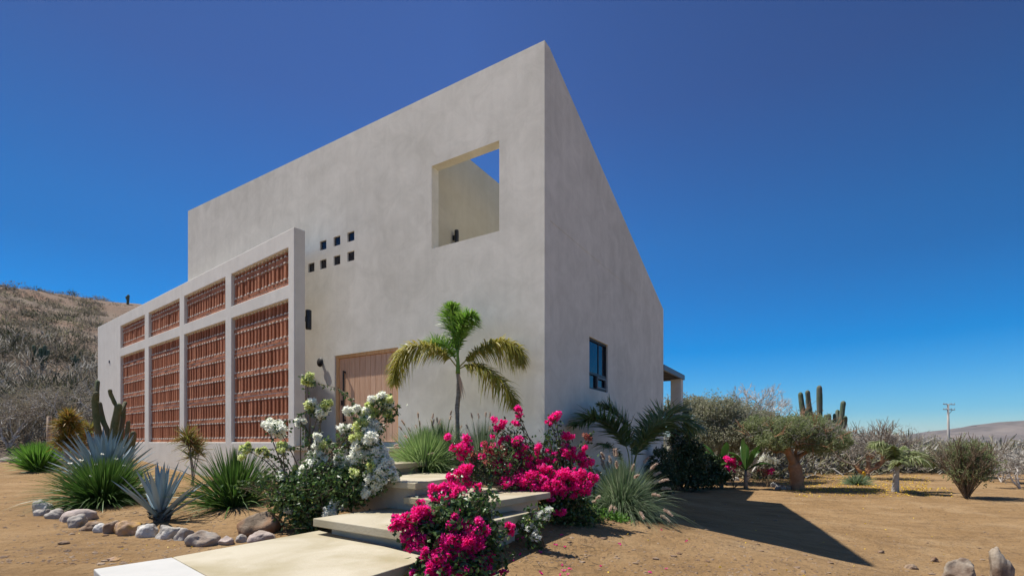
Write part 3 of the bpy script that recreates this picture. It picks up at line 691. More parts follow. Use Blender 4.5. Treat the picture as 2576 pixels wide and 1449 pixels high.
for i, (a, b_, c, d, m, l) in enumerate(near): rock_at(a, b_, c, d, 100+i, m, l, EG, ang=.75 if 'angular' in l else .45)
FG = 'stones edging the far bed'
farr = [(-16,16,1141,1150,'rock_pink','flat pinkish stone in the rear row at the left edge of the photo'),
 (12,46,1140,1149,'rock_brown','second flat stone of the rear row, brownish, behind the front ones'),
 (0,34,1147,1163,'rock_pink','leftmost stone of the far edging, pinkish and rounded'),
 (26,64,1151,1166,'rock_grey','second stone of the far edging from the left, grey'),
 (60,87,1154,1168,'rock_white','pale stone third from the left in the far edging'),
 (71,103,1160,1172,'rock_grey','flat grey stone fourth from the left in the far edging'),
 (94,130,1156,1174,'rock_pink','tan lumpy stone below the far green clump'),
 (122,138,1162,1176,'rock_brown','narrow brown stone near the right end of the far edging'),
 (134,176,1162,1178,'rock_white','pale stone ending the far edging beside the big agave')]
for i, (a, b_, c, d, m, l) in enumerate(farr): rock_at(a, b_, c, d, 140+i, m, l, FG)
rock_at(608, 722, 1272, 1345, 171, 'boulder', 'big brown boulder under the white bougainvillea', None, ang=.95, cuts=11, depth=.5, rot=8)
rock_at(2374, 2460, 1410, 1466, 172, 'rock_tan', 'broad flat topped pale rock at the bottom right', None, ang=1.0, cuts=9, depth=.4)
rock_at(2489, 2540, 1380, 1470, 175, 'rock_tan', 'tall upright rock at the bottom right corner', None, ang=1.0, cuts=9, depth=.3)
rock_at(2278, 2306, 1421, 1434, 176, 'rock_brown', 'small brown stone on the sand left of the flat topped pale rock', 'loose stones on the sand')
rock_at(2340, 2362, 1404, 1415, 177, 'rock_brown', 'tiny brown stone just above left of the flat topped pale rock', 'loose stones on the sand')
rock_at(2207, 2225, 1386, 1393, 178, 'rock_brown', 'flat brown fleck of stone on the sand above the shadow tip', 'loose stones on the sand')
rock_at(148, 176, 1363, 1371, 179, 'rock_brown', 'small flat stone lying on the sand at the lower left', 'loose stones on the sand')
rock_at(268, 300, 1403, 1412, 180, 'rock_orange', 'yellowish stone fleck on the sand beside the white slab strip', 'loose stones on the sand')
for i, (a, b_, c, d, m, l) in enumerate([(1826,1846,1198,1212,'rock_brown','brown stone left of the banana stem'),(1843,1862,1199,1210,'rock_white','white stone beside the banana plant stem'),
    (1938,1956,1212,1226,'rock_white','white stone in the heap left of the twisted orange trunk'),(1950,1968,1218,1232,'rock_grey','grey stone in the heap left of the twisted orange trunk'),
    (1964,1980,1220,1233,'rock_grey','rounder grey stone second nearest the twisted orange trunk'),(1976,1991,1220,1233,'rock_brown','dark rounded stone nearest the twisted orange trunk')]):
    rock_at(a, b_, c, d, 190+i, m, l, 'stones round the banana bed')

# ------------------------------------------------------------------ blade plants
def clump(name, base, H, R, n, mats, label, cat, seed, wd=.022, droop=.45, upr=.5, segs=4, group=None, core=.08, lean=None, flowers=None, part='leaves'):
    rng = np.random.default_rng(seed); t = thing(name, base, label, cat, group)
    a = rng.random(n)*2*pi; el = radians(90)-np.abs(rng.normal(0, 1, n))*upr; el = np.clip(el, radians(8), radians(90))
    P = np.array(base)+np.c_[np.cos(a), np.sin(a), np.zeros(n)]*(rng.random(n)**.5*core*R*4)[:, None]*np.cos(el)[:, None]
    P[:, 2] = base[2]-.02
    D = np.c_[np.cos(a)*np.cos(el), np.sin(a)*np.cos(el), np.sin(el)]
    if lean is not None: D = norm(D+np.array(lean))
    Ln = (H*np.sin(el)+R*np.cos(el))*rng.uniform(.62, 1.12, n)
    dr = droop*np.cos(el)*rng.uniform(.5, 1.2, n)+.06
    mb = MB(); blades(mb, P, D, Ln, dr, wd*rng.uniform(.7, 1.3, n), segs, 0, rng)
    mb.build(part, mats, t)
    if flowers:
        k = flowers; q = MB(); P2 = []
        for i in range(k):
            az = rng.random()*2*pi; rr = R*rng.uniform(.3, .9); P2.append(np.array(base)+[cos(az)*rr, sin(az)*rr-R*.2, H*rng.uniform(.65, 1.1)])
        for p in P2: q = MB(); kites(q, np.repeat([p], 6, 0), rdir(rng, 6)*[1, 1, .3], .045, .035, 0, rng); q.build('flower', M['white'], t)
    return t
b_ = hit(262, 1268); clump('strappy_clump', b_, 1.0, 1.1, 2200, M['green_blade'], 'largest dark green strappy clump with a few white flowers, at the left of the bed', 'plant', 1, .021, .5, .72, flowers=9, segs=5)
b_ = hit(590, 1274); clump('strappy_clump', b_, 1.15, .9, 900, M['green_blade'], 'dark green strappy clump left of the boulder, below the brick screen', 'plant', 2, .022, .5, .58, segs=5)
b_ = gp(97, 17.0); clump('strappy_clump', b_, 1.0, .62, 1500, M['bright_blade'], 'bright green grassy clump furthest left behind the far edging stones', 'plant', 3, .035, .25, .45)

# agaves
def agave(base, H, R, n, seed, label, wd, elmin=20, twist=0, trunk=.12):
    rng = np.random.default_rng(seed); t = thing('agave', base, label, 'agave'); mb = MB()
    for i in range(n):
        f = i/(n-1); az = i*2.39996+rng.normal(0, .12); el = radians(elmin+(84-elmin)*f**.75+rng.normal(0, 3))
        Ln = (H*sin(el)+R*cos(el))*rng.uniform(.88, 1.08)*(1 if f < .85 else .92)
        d = np.array([cos(az)*cos(el), sin(az)*cos(el), sin(el)]); s = norm(np.cross(d, [0, 0, 1.])); u = np.cross(s, d)
        P0_ = np.array(base)+np.array([cos(az), sin(az), 0])*trunk*.8*(1-f)+[0, 0, .06+trunk*1.2*f]
        ks = np.linspace(0, 1, 8); wv = wd*np.array([.75, .8, .95, 1.0, .92, .72, .42, .03]); V = []
        for k, w_ in zip(ks, wv):
            c = P0_+d*Ln*k-np.array([0, 0, 1])*Ln*.10*cos(el)*k*k
            V += [c-s*w_/2+u*w_*.28, c-s*w_*.2-u*w_*.02, c+s*w_*.2-u*w_*.02, c+s*w_/2+u*w_*.28]
        V = np.array(V); q = []
        for k in range(7):
            for j in range(3): q.append([4*k+j, 4*k+j+1, 4*k+j+5, 4*k+j+4])
        mb.add(V, q, 0, True)
    mb.build('leaves', M['agave'], t)
    mb = MB(); bp = np.array(base)
    tube(mb, np.array([bp+[0, 0, -.05], bp+[0, 0, .08], bp+[0, 0, .2], bp+[0, 0, .30]]), [trunk*.9, trunk*1.1, trunk*.9, trunk*.5], 14)
    for i in range(30):
        az = i*2.4; z = .02+.18*i/30; d = np.array([cos(az), sin(az), .5]); kites(mb, (bp+[cos(az)*trunk*.7, sin(az)*trunk*.7, z])[None], d[None], .14, .09, 0, rng)
    mb.build('heart', M['agave_base'], t)
b_ = hit(403, 1312); agave(b_, .80, .46, 30, 4, 'small blue grey agave behind the white edging stones', .085, 34, trunk=.10)
b_ = gp(262, 12.2); b_[2] += .1; agave(b_, 1.15, .85, 90, 5, 'large blue grey agave behind the biggest green clump', .12, 22, trunk=.2)

# dracaenas: cane stems with strap heads
def strap_head(mb, c, r, n, rng, wd, mat=0, zmin=-.5, droop=.25, up=0.):
    D = rdir(rng, n, zmin); D = norm(D+[0, 0, .15+up]); blades(mb, np.repeat([c], n, 0)+D*.03, D, r*rng.uniform(.6, 1.1, n), droop*rng.uniform(.3, 1.2, n), wd*rng.uniform(.7, 1.2, n), 3, mat, rng)
t = thing('cane_plant', hit(483, 1220), 'small cane plant with yellow reddish straps on thin bare stems before the screen', 'plant'); rng = np.random.default_rng(8)
b_ = hit(483, 1220); Z = b_[1]; st = MB(); lf = MB()
for (x, y, r, n) in ((478,1118,.55,170), (494,1130,.50,140), (470,1100,.48,120), (482,1150,.42,90), (500,1142,.28,60)):
    top = Wp(x, y, Z+rng.uniform(-.12, .12)); P = catmull([b_+[rng.uniform(-.07, .07), rng.uniform(-.07, .07), 0], (b_+top)/2+[rng.uniform(-.05, .05), 0, 0], top], 7); tube(st, P, .013, 6)
    strap_head(lf, top, r, n, rng, .024)
st.build('stem', M['pale_stem'], t); lf.build('leaves', M['dracaena_b'], t)
b_ = gp(172, 15.6); t = thing('cane_plant', b_, 'tall orange and olive strap leaved plant left of the large agave', 'plant'); st = MB(); lf = MB()
for (x, y, r, n) in ((172,1060,.50,200), (160,1075,.45,150), (186,1082,.45,150), (170,1105,.50,190), (158,1118,.42,120), (190,1120,.42,120), (175,1045,.36,90)):
    top = Wp(x, y, 15.6+rng.uniform(-.2, .2)); tube(st, catmull([b_, (b_+top)/2+[rng.uniform(-.1, .1), 0, 0], top], 6), .02, 6); strap_head(lf, top, r, n, rng, .034, zmin=-.7)
st.build('stem', M['pale_stem'], t); lf.build('leaves', M['dracaena_a'], t)
b_ = gp(218, 16.4); t = thing('cane_plant', b_, 'yellow green strap leaved plant between the orange one and the branching cactus', 'plant'); st = MB(); lf = MB()
for (x, y, r, n) in ((212,1090,.5,110), (226,1082,.5,110), (222,1104,.45,90), (204,1104,.4,70)):
    top = Wp(x, y, 16.4+rng.uniform(-.2, .2)); tube(st, catmull([b_, (b_+top)/2, top], 5), .018, 6); strap_head(lf, top, r, n, rng, .034)
st.build('stem', M['pale_stem'], t); lf.build('leaves', M['dracaena_b'], t)

# ------------------------------------------------------------------ cacti
def cactus(name, base, arms, Z, label, m, r0=.1, group=None, trunk=None, ribs=10, sides=30):
    """arms: (picture points bottom to top, radius, depth shift)"""
    t = thing(name, base, label, 'cactus', group)
    for k, (pts, r, dz) in enumerate(arms):
        mb = MB(); P = np.array([Wp(x, y, Z+dz*(i/(len(pts)-1))) for i, (x, y) in enumerate(pts)])
        if pts[0][1] > 1e4: P[0] = base
        n = max(10, int(np.linalg.norm(np.diff(P, axis=0), axis=1).sum()/(r*1.1))); n = min(n, 40)
        C = catmull(P, 60); sl2 = np.concatenate([[0], np.cumsum(np.linalg.norm(np.diff(C, axis=0), axis=1))]); L_ = sl2[-1]
        q_ = np.concatenate([np.linspace(0, max(L_-1.3*r, L_*.5), n), L_-r*1.3*np.array([.8, .6, .42, .27, .15, .06, .0])]); C = np.stack([np.interp(q_, sl2, C[:, i]) for i in range(3)], 1); e = q_/L_; n = len(q_)
        d = (1-e)*L_; R = r*np.sqrt(np.clip(1-np.clip(1-d/(r*1.3), 0, 1)**2, .004, 1))*(1+.05*np.sin(e*17+k))*np.clip(.75+e*1.2, 0, 1)
        tube(mb, C, R, sides, 0, ribs=ribs, ribd=.2)
        mb.build('trunk' if k == 0 and trunk else 'arm', M[m], t)
    return t
b_ = gp(290, 14.5)
Zc = 14.5
cactus('organ_pipe_cactus', b_, [
  ([(258,1165),(252,1110),(243,1060),(239,1010),(244,985)], 0.083, -.3),
  ([(256,1150),(247,1090),(243,1000),(246,956)], 0.066, .5),
  ([(278,1150),(272,1090),(258,1055),(249,1010)], 0.073, .1),
  ([(283,1165),(284,1100),(292,1050),(300,1014)], 0.099, -.1),
  ([(292,1022),(286,1008),(278,990),(277,979)], 0.056, -.2),
  ([(300,1165),(301,1100),(306,1060),(308,1018)], 0.092, .4),
  ([(304,1040),(311,1024),(316,1010)], 0.053, .3),
  ([(318,1165),(318,1110),(322,1070),(325,1058)], 0.059, -.1),
  ([(325,1165),(333,1110),(336,1085)], 0.086, -.3)], Zc, 'dark branching cactus with upturned arms at the left end of the brick screen', 'cactus')
# hillside cacti
def hc(px, py, pts, r, label, name='cardon_cactus'):
    b_ = hillhit(px, py); Z = b_[1]; s = Z
    t = cactus(name, b_, [([(x, y) for x, y in p], r*Z/F*rr*.95, 0) for p, rr in pts], Z, label, 'cardon', trunk=True, group='cacti on the hillside', sides=16, ribs=8); return t
hc(105, 927, [([(105,928),(106,915),(105,905)],4.5),([(104,908),(98,900),(89,888),(84,868)],4),([(105,906),(102,895),(102,874)],4.2),([(106,906),(110,896),(113,868)],4.2),([(107,908),(116,900),(121,888),(120,880)],4)], 1, 'largest hillside cactus with a fan of four arms, at the left')
hc(191, 932, [([(191,931),(190,922),(190,915)],4),([(190,924),(185,912),(181,900)],3),([(191,922),(190,905),(189,893)],3),([(192,922),(196,910),(198,898)],3),([(190,918),(180,905),(176,896)],2.4)], 1, 'dark small cactus clump on the hillside right of the largest cactus')
hc(228, 922, [([(228,921),(228,912),(227,908)],3.2),([(227,914),(221,905),(220,895)],2.4),([(228,913),(231,902),(235,891)],2.4),([(229,914),(235,908),(237,903)],2.2)], 1, 'thin forked cactus on the hillside beside the screen wall end')
hc(321, 766, [([(321,768),(322,755),(323,741)],3.2),([(321,755),(318,750),(318,745)],2)], 1, 'lone cactus standing on the hill crest against the sky')

# the tall cardon on the right
Zk = 30.; b_ = gp(2060, Zk)
cactus('cardon_cactus', b_, [
  ([(2062,1185),(2062,1100),(2062,1040),(2061,969)], 0.165, 0),
  ([(2045,1150),(2030,1090),(2020,1040),(2013,986)], 0.153, .3),
  ([(2048,1150),(2042,1080),(2036,1030),(2031,981)], 0.146, -.3),
  ([(2035,1100),(2028,1060),(2027,1028)], 0.122, .5),
  ([(2078,1130),(2080,1080),(2077,1042)], 0.127, .4), ([(2082,1130),(2086,1080),(2085,1040)], 0.122, -.3),
  ([(2090,1120),(2094,1085),(2093,1056)], 0.083, .2), ([(2098,1120),(2100,1075),(2099,1040)], 0.096, -.2), ([(2100,1110),(2105,1070),(2107,1030)], 0.127, .4),
  ([(2096,1140),(2113,1080),(2118,1040),(2122,1008)], 0.153, 0), ([(2104,1110),(2120,1082),(2127,1060),(2126,1046)], 0.109, -.4)], Zk, 'tall many armed cardon cactus rising behind the mesquite trees on the right', 'cardon', trunk=True)
cactus('cardon_cactus', gp(2252, 42), [([(2253,1130),(2252,1100),(2252,1087)], .17, 0)], 42, 'single short cactus column above the small palm on the right', 'cardon', trunk=True)
cactus('cardon_cactus', gp(1872, 34), [([(1874,1130),(1873,1060),(1873,1022)], .13, 0), ([(1850,1130),(1849,1060),(1849,1024)], .12, .6), ([(1874,1080),(1867,1050),(1866,1040)], .09, .6)], 34, 'pair of dark cactus columns just showing above the large grey mesquite', 'cardon', trunk=True)

# ------------------------------------------------------------------ trees
def grow(segs, tips, p, d, L_, r, lv, rng, wig=.25, kids=(2, 3), spread=.6, up=.05, shrink=.72, steps=4, rs=.62):
    for s in range(steps):
        d = norm(d+rng.normal(0, wig, 3)*.5+[0, 0, up]); q = p+d*L_/steps; r1 = r*(1-(1-rs)/steps*1.1)
        segs.append((p, q, r, r1)); p, r = q, r1
        if lv >= 1 and lv <= 2 and s >= 1 and rng.random() < .5: 
            dd = norm(d+rng.normal(0, spread, 3)); grow(segs, tips, p, dd, L_*shrink*.7, r*.6, lv-1, rng, wig, kids, spread, up, shrink, 3, rs)
    if lv <= 0: tips.append((p, d)); return
    for k in range(rng.integers(kids[0], kids[1]+1)):
        dd = norm(d+rng.normal(0, spread, 3)*np.array([1, 1, .8])); grow(segs, tips, p, dd, L_*shrink*rng.uniform(.8, 1.15), r*.74, lv-1, rng, wig, kids, spread, up, shrink, steps, rs)
def addsegs(mb, segs, mat=0, thick=1., sides=5, rmin=0.006):
    A = np.array([s[0] for s in segs]); B = np.array([s[1] for s in segs]); r0 = np.maximum(np.array([s[2] for s in segs])*thick, rmin); r1 = np.maximum(np.array([s[3] for s in segs])*thick, rmin*.8)
    prisms(mb, A, B+(B-A)*.06, r0, r1, mat, sides)
def crown(mb, rng, blobs, per, lw, mat=0, n2=5, squash=1, ll=None):
    """leafy clumps: little sprays scattered unevenly through each blob"""
    for (c, r, k) in blobs:
        C = inball(rng, k, c, r, .25); o_ = rng.random(k) < .16; C[o_] = np.array(c)+(C[o_]-np.array(c))*rng.uniform(1.1, 1.5, (o_.sum(), 1)); P = np.repeat(C, per, 0)+rng.normal(0, 1, (k*per, 3))*np.repeat(rng.uniform(.04, .16, k), per)[:, None]*np.mean(r)*.8
        D = rdir(rng, len(P)); kites(mb, P, D, (ll or lw*1.9)*rng.uniform(.6, 1.3, len(P)), lw*rng.uniform(.6, 1.2, len(P)), mat, rng)
def pxblobs(L_, Z, zs=1.):  # (x, y, rx, ry, n, dz)
    out = []
    for (x, y, rx, ry, n, dz) in L_:
        out.append((Wp(x, y, Z+dz), (rx/F*Z, max(rx, ry)/F*Z*zs, ry/F*Z), n))
    return out

# A: big grey mesquite right of the house
rng = np.random.default_rng(21); Z = 24.; b_ = gp(1800, Z)
t = thing('mesquite_tree', b_, 'large grey green mesquite tree with a dense low crown right behind the house', 'tree')
segs, tips = [], []
for (dx, dy) in ((-.5, .1), (.1, -.2), (.6, .1), (.9, -.1)): grow(segs, tips, b_, norm(np.array([dx, dy, .9])), 1.7, .13, 3, rng, spread=.55)
mb = MB(); addsegs(mb, segs); mb.build('trunk', M['bark_grey'], t)
mb = MB(); crown(mb, rng, pxblobs([(1765,1050,55,44,480,0),(1745,1018,34,22,190,.5),(1805,1035,56,38,480,-.3),(1860,1060,56,42,500,.2),(1910,1080,48,36,380,0),(1830,1095,66,34,430,-.6),(1770,1105,46,36,300,-.5),(1950,1085,44,30,280,.6),(1890,1115,46,28,220,-.4),(1700,1030,36,34,220,.8),(1920,1060,36,26,200,.4)], Z), 13, .055)
mb.build('crown', M['mesq'], t)
mb = MB(); q = inball(rng, 1500, Wp(1830, 1070, Z), (2.2, 1.6, .95)); prisms(mb, q, q+rdir(rng, 1500)*rng.uniform(.15, .5, (1500, 1)), .006, .004, 0, 3); mb.build('twigs', M['dry_twig'], t)
# bare tree sticking up behind it
b_ = gp(1880, 26); segs, tips = [], []; rng = np.random.default_rng(24)
t = thing('bare_tree', b_, 'leafless pale tree whose fine branches stick up above the large mesquite', 'tree')
for tx, ty in ((1848,1030),(1875,1022),(1900,1025),(1925,1022),(1940,1040),(1955,1048),(1865,1040),(1912,1040)):
    top = Wp(tx, ty, 26+rng.uniform(-.8, .8)); P = catmull([b_, b_*.55+top*.45+[rng.uniform(-.3, .3), 0, .1], top], 9); 
    for i in range(8): segs.append((P[i], P[i+1], .07*(1-i/9), .07*(1-(i+1)/9)))
    for i in range(4, 9): 
        for k in range(3): grow(segs, tips, P[i], norm(P[8]-P[3]+rng.normal(0, .7, 3)+[.5, 0, -.1]), .62, .018, 2, rng, wig=.35, spread=.5, shrink=.65, steps=3)
mb = MB(); addsegs(mb, segs, sides=4, rmin=.009); mb.build('branches', M['bark_white'], t)
# B: twisted orange trunk, wide crown
rng = np.random.default_rng(31); b_ = hit(2006, 1230); Z = b_[1]
t = thing('mesquite_tree', b_, 'mesquite with a thick twisted orange trunk and wide flat green crown', 'tree'); mb = MB()
def pt(L_, dz=0): return [Wp(x, y, Z+dz*i/len(L_)) for i, (x, y) in enumerate(L_)]
tube(mb, catmull([b_-[0, 0, .1]]+pt([(2004,1200),(2000,1180),(1999,1160)]), 12), [.30, .29, .27, .27, .27, .26, .25, .25, .26, .25, .21, .16], 14)
tube(mb, catmull(pt([(1999,1170),(1990,1150),(1981,1133),(1986,1118),(2002,1110),(2022,1104),(2045,1090)], -1.2), 16), np.linspace(.17, .03, 16), 10)
tube(mb, catmull(pt([(2001,1168),(2008,1150),(2022,1140),(2050,1128),(2075,1110)], .8), 12), np.linspace(.12, .04, 12), 8)
tube(mb, catmull(pt([(1984,1140),(1965,1134),(1950,1136),(1935,1120)], .8), 8), np.linspace(.08, .03, 8), 8)
tube(mb, catmull(pt([(2001,1165),(2004,1150),(2000,1140),(2006,1125)], .5), 8), np.linspace(.09, .05, 8), 8)
segs, tips = [], []
for (x, y) in ((2015,1103),(2000,1112),(2075,1110),(2050,1128),(2006,1125),(1935,1120),(1985,1120),(2030,1136),(2060,1120)):
    for k in range(3): grow(segs, tips, Wp(x, y, Z+rng.uniform(-.5, .5)), norm(np.array([rng.normal(0, 1), rng.normal(0, .7), .6])), .8, .035, 2, rng)
addsegs(mb, segs); mb.build('trunk', M['bark_orange'], t)
mb = MB(); crown(mb, rng, pxblobs([(1935,1085,48,30,340,.3),(1985,1078,52,30,380,-.3),(2030,1078,54,32,420,.2),(2075,1100,54,26,360,0),(2110,1110,30,20,180,.5),(2015,1098,50,18,160,-.4),(2060,1118,52,22,260,-.5),(1950,1108,44,22,200,-.5),(1905,1070,34,24,160,.4),(2040,1060,34,16,130,.6)], Z), 14, .046); q = inball(rng, 1400, Wp(2005, 1090, Z), (2.1, 1.4, .6)); prisms(mb, q, q+rdir(rng, 1400)*rng.uniform(.12, .4, (1400, 1)), .008, .005, 1, 3); mb.build('crown', [M['mesq_green'], M['dry_twig']], t)
# C: smaller tree trunk behind, left
rng = np.random.default_rng(33); b_ = hit(1958, 1200); Z = b_[1]
t = thing('mesquite_tree', b_, 'shorter dark trunked mesquite standing left behind the twisted orange trunk', 'tree'); mb = MB()
tube(mb, catmull([b_-[0, 0, .1]]+pt([(1956,1180),(1950,1160),(1958,1140),(1945,1125)]), 10), np.linspace(.27, .12, 10), 10); segs, tips = [], []
for k in range(7): grow(segs, tips, Wp(1952, 1140, Z), norm(np.array([rng.normal(0, 1), rng.normal(0, 1), .5])), 1.1, .06, 2, rng)
addsegs(mb, segs); mb.build('trunk', M['bark_grey'], t)
mb = MB(); crown(mb, rng, pxblobs([(1930,1115,40,24,200,0),(1965,1105,40,20,180,.3),(1900,1110,34,24,150,.3)], Z), 13, .055); mb.build('crown', M['mesq'], t)
# D: green tree behind (orange trunk at 2120)
rng = np.random.default_rng(35); b_ = hit(2062, 1183); Z = b_[1]
t = thing('mesquite_tree', b_, 'bright green tree casting a dark shadow behind the twisted orange trunk', 'tree'); mb = MB()
tube(mb, catmull([b_-[0, 0, .1]]+pt([(2060,1165),(2058,1150)]), 8), .2, 8)
tube(mb, catmull([b_-[0, 0, .1]+[-.3, 0, 0]]+pt([(2050,1165),(2046,1140)]), 8), .17, 8); segs, tips = [], []
for k in range(8): grow(segs, tips, Wp(2058, 1150, Z), norm(np.array([rng.normal(0, 1), rng.normal(0, 1), .6])), 1.4, .08, 2, rng)
addsegs(mb, segs); mb.build('trunk', M['bark_orange'], t)
mb = MB(); crown(mb, rng, pxblobs([(2080,1128,54,22,380,0),(2115,1122,30,22,240,-.3),(2040,1130,44,22,220,.3),(2098,1142,38,18,200,-.5)], Z), 14, .06); mb.build('crown', M['mesq_green'], t)
# E: twisted bare tree with yellow ribbon
rng = np.random.default_rng(36); b_ = hit(2180, 1205); Z = b_[1]
t = thing('bare_tree', b_, 'low twisted orange branched tree with a yellow ribbon tied round its trunk', 'tree'); mb = MB()
tube(mb, catmull([b_-[0, 0, .1]]+pt([(2180,1196),(2178,1188)]), 6), [.2, .19, .17, .16, .16, .15], 10)
for L_ in ([(2178,1192),(2190,1180),(2212,1172),(2220,1150),(2214,1135)], [(2178,1190),(2185,1170),(2182,1150),(2192,1135)], [(2176,1190),(2160,1180),(2150,1170)], [(2205,1172),(2222,1158),(2240,1152),(2248,1142)], [(2168,1186),(2158,1178),(2162,1166)], [(2190,1150),(2205,1140),(2222,1138)]):
    tube(mb, catmull(pt(L_, rng.uniform(-.6, .6)), 10), np.linspace(.12, .05, 10), 8)
segs, tips = [], []
for (x, y) in ((2214,1135),(2192,1135),(2248,1142),(2222,1138),(2150,1170),(2200,1140),(2230,1150)):
    for k in range(5): grow(segs, tips, Wp(x, y, Z+rng.uniform(-.4, .4)), norm(np.array([rng.normal(0, 1), rng.normal(0, 1), .7])), .9, .04, 2, rng)
mb.build('branches', M['bark_orange'], t); mb = MB(); addsegs(mb, segs); mb.build('twigs', M['bark_grey'], t)
mb = MB(); crown(mb, rng, pxblobs([(2180,1120,44,26,190,0),(2225,1115,40,24,170,0),(2150,1125,30,22,110,0)], Z), 12, .04); mb.build('crown', M['dry_twig'], t)
mb = MB(); tube(mb, catmull([Wp(2170,1192,Z-.3), Wp(2173,1186,Z-.32), Wp(2176,1192,Z-.3), Wp(2173,1204,Z-.3)], 8), .035, 6); tube(mb, catmull([Wp(2172,1190,Z-.28), Wp(2170,1198,Z-.28), Wp(2171,1206,Z-.28)], 6), .03, 6)
mb.build('ribbon', M['ribbon'], t)
# F: vase shaped bush right
rng = np.random.default_rng(38); b_ = hit(2432, 1254); Z = b_[1]
t = thing('vase_bush', b_, 'olive bush with many stems fanning from one foot, alone on the sand', 'bush'); segs, tips = [], []
for i in range(34):
    a = rng.random()*2*pi; s_ = rng.uniform(.05, .62); grow(segs, tips, b_+rng.normal(0, .03, 3)*[1, 1, 0], norm(np.array([cos(a)*s_, sin(a)*s_, 1])), rng.uniform(.8, 1.2), .022, 2, rng, wig=.18, spread=.35, shrink=.62)
for (x, y) in ((2395,1205),(2402,1195)):
    P = catmull([b_, Wp(x+16, y+22, Z), Wp(x, y, Z)], 6); segs += [(P[i], P[i+1], .012, .01) for i in range(5)]
mb = MB(); addsegs(mb, segs, rmin=.008); mb.build('stem', M['stem'], t)
mb = MB(); crown(mb, rng, pxblobs([(2440,1190,42,30,210,0),(2430,1160,38,34,190,.2),(2455,1140,34,34,160,.2),(2420,1130,28,30,90,0),(2470,1170,30,34,130,-.2)], Z), 9, .042); mb.build('crown', M['mesq_green'], t)
b_ = hit(2155, 1219); clump('low_shrub', b_, .4, .75, 500, M['fount_grey'], 'low grey green shrub on the sand in front of the ribboned tree', 'shrub', 40, .04, .3, .9)

# young palm on the right, and shared frond builder
def frond(rmb, lmb, P, ll, n, rng, wd=.03, plume=.25, rr=.014, hang=.5, ang=.9, taper=True, start=.12):
    C = catmull(P, 26); tube(rmb, C, np.linspace(rr, rr*.25, 26), 6)
    T = norm(np.gradient(C, axis=0)); k = np.linspace(start, .995, n); idx = k*25; i0 = np.minimum(idx.astype(int), 24); f = (idx-i0)[:, None]
    B = C[i0]*(1-f)+C[i0+1]*f; Tt = T[i0]; sd = norm(np.cross(Tt, [0, 0, 1.])+1e-6); up = np.cross(sd, Tt)
    prof = np.clip(np.sin(np.clip((k-start)/(1-start), 0, 1)*pi*.86+.32), .25, 1)
    for s in (-1, 1):
        D = norm(sd*s*sin(ang)+Tt*cos(ang)+up*rng.normal(.1, plume+.001, (n, 1))+rng.normal(0, .08, (n, 3)))
        blades(lmb, B, D, ll*prof*rng.uniform(.8, 1.1, n), hang*rng.uniform(.6, 1.3, n), wd*rng.uniform(.8, 1.2, n), 4, 0, rng, side=norm(np.cross(D, up+.3*rng.normal(size=(n, 3)))))

# foxtail palm by the door
Z = 10.15; b_ = gp(1152, Z); rng = np.random.default_rng(50)
palm = thing('palm_tree', b_, 'young palm with olive drooping fronds, right of the wooden door', 'palm tree')
mb = MB(); tb = catmull([b_-[0, 0, .05], Wp(1151, 1100, Z), Wp(1150, 1030, Z), Wp(1154, 985, Z), Wp(1152, 935, Z)], 30); rad = .048*(1+.06*np.sin(np.arange(30)*2.1)); rad[-5:] *= .8; tube(mb, tb, rad, 14); mb.build('trunk', M['palm_trunk'], palm)
mb = MB(); tube(mb, catmull([Wp(1152, 940, Z), Wp(1152, 910, Z), Wp(1150, 875, Z)], 8), np.linspace(.05, .02, 8), 10); mb.build('crown_shaft', M['palm_new'], palm)
mb = MB(); blades(mb, np.repeat([Wp(1156., 942., Z)], 3, 0)+[0, -.06, 0], np.array([[.2, -.2, -1], [.1, -.1, -1], [.3, -.1, -1.]]), .55, .0, .05, 3, 0, rng); mb.build('dead_leaf', M['plume'], palm)
def pf(P, ll, n, new, **k):
    r_, l_ = MB(), MB(); frond(r_, l_, [Wp(x, y, Z+dz) for x, y, dz in P], ll, n, rng, **k); f = r_.build('frond', M['palm_new' if new else 'palm_old'], palm); ORIG[f.name] = ORIG[palm.name]; l_.build('leaflets', M['palm_new' if new else 'palm_old'], f)
pf([(1151,925,0),(1118,888,-.1),(1070,868,-.2),(1020,880,-.3),(996,925,-.35),(990,965,-.4)], .42, 300, False, plume=.75, hang=.8, wd=.024)
pf([(1153,925,0),(1185,895,-.05),(1225,868,-.1),(1270,862,-.2),(1305,880,-.3),(1315,918,-.35)], .42, 300, False, plume=.75, hang=.8, wd=.024)
pf([(1153,928,0),(1180,918,-.1),(1215,925,-.25),(1255,955,-.4),(1287,995,-.5),(1295,1020,-.55)], .40, 260, False, plume=.65, hang=.65, wd=.024)
pf([(1151,915,0),(1135,885,.0),(1112,866,.1),(1088,862,.2),(1068,874,.25)], .38, 260, True, plume=.8, hang=.3, wd=.020)
pf([(1152,905,0),(1147,860,.05),(1141,815,.1),(1136,785,.1),(1138,763,.08)], .42, 380, True, plume=.9, hang=.2, wd=.020, ang=.7)
pf([(1152,900,0),(1158,850,-.05),(1166,815,-.1),(1182,796,-.15),(1200,802,-.2)], .38, 300, True, plume=.9, hang=.3, wd=.020, ang=.8)

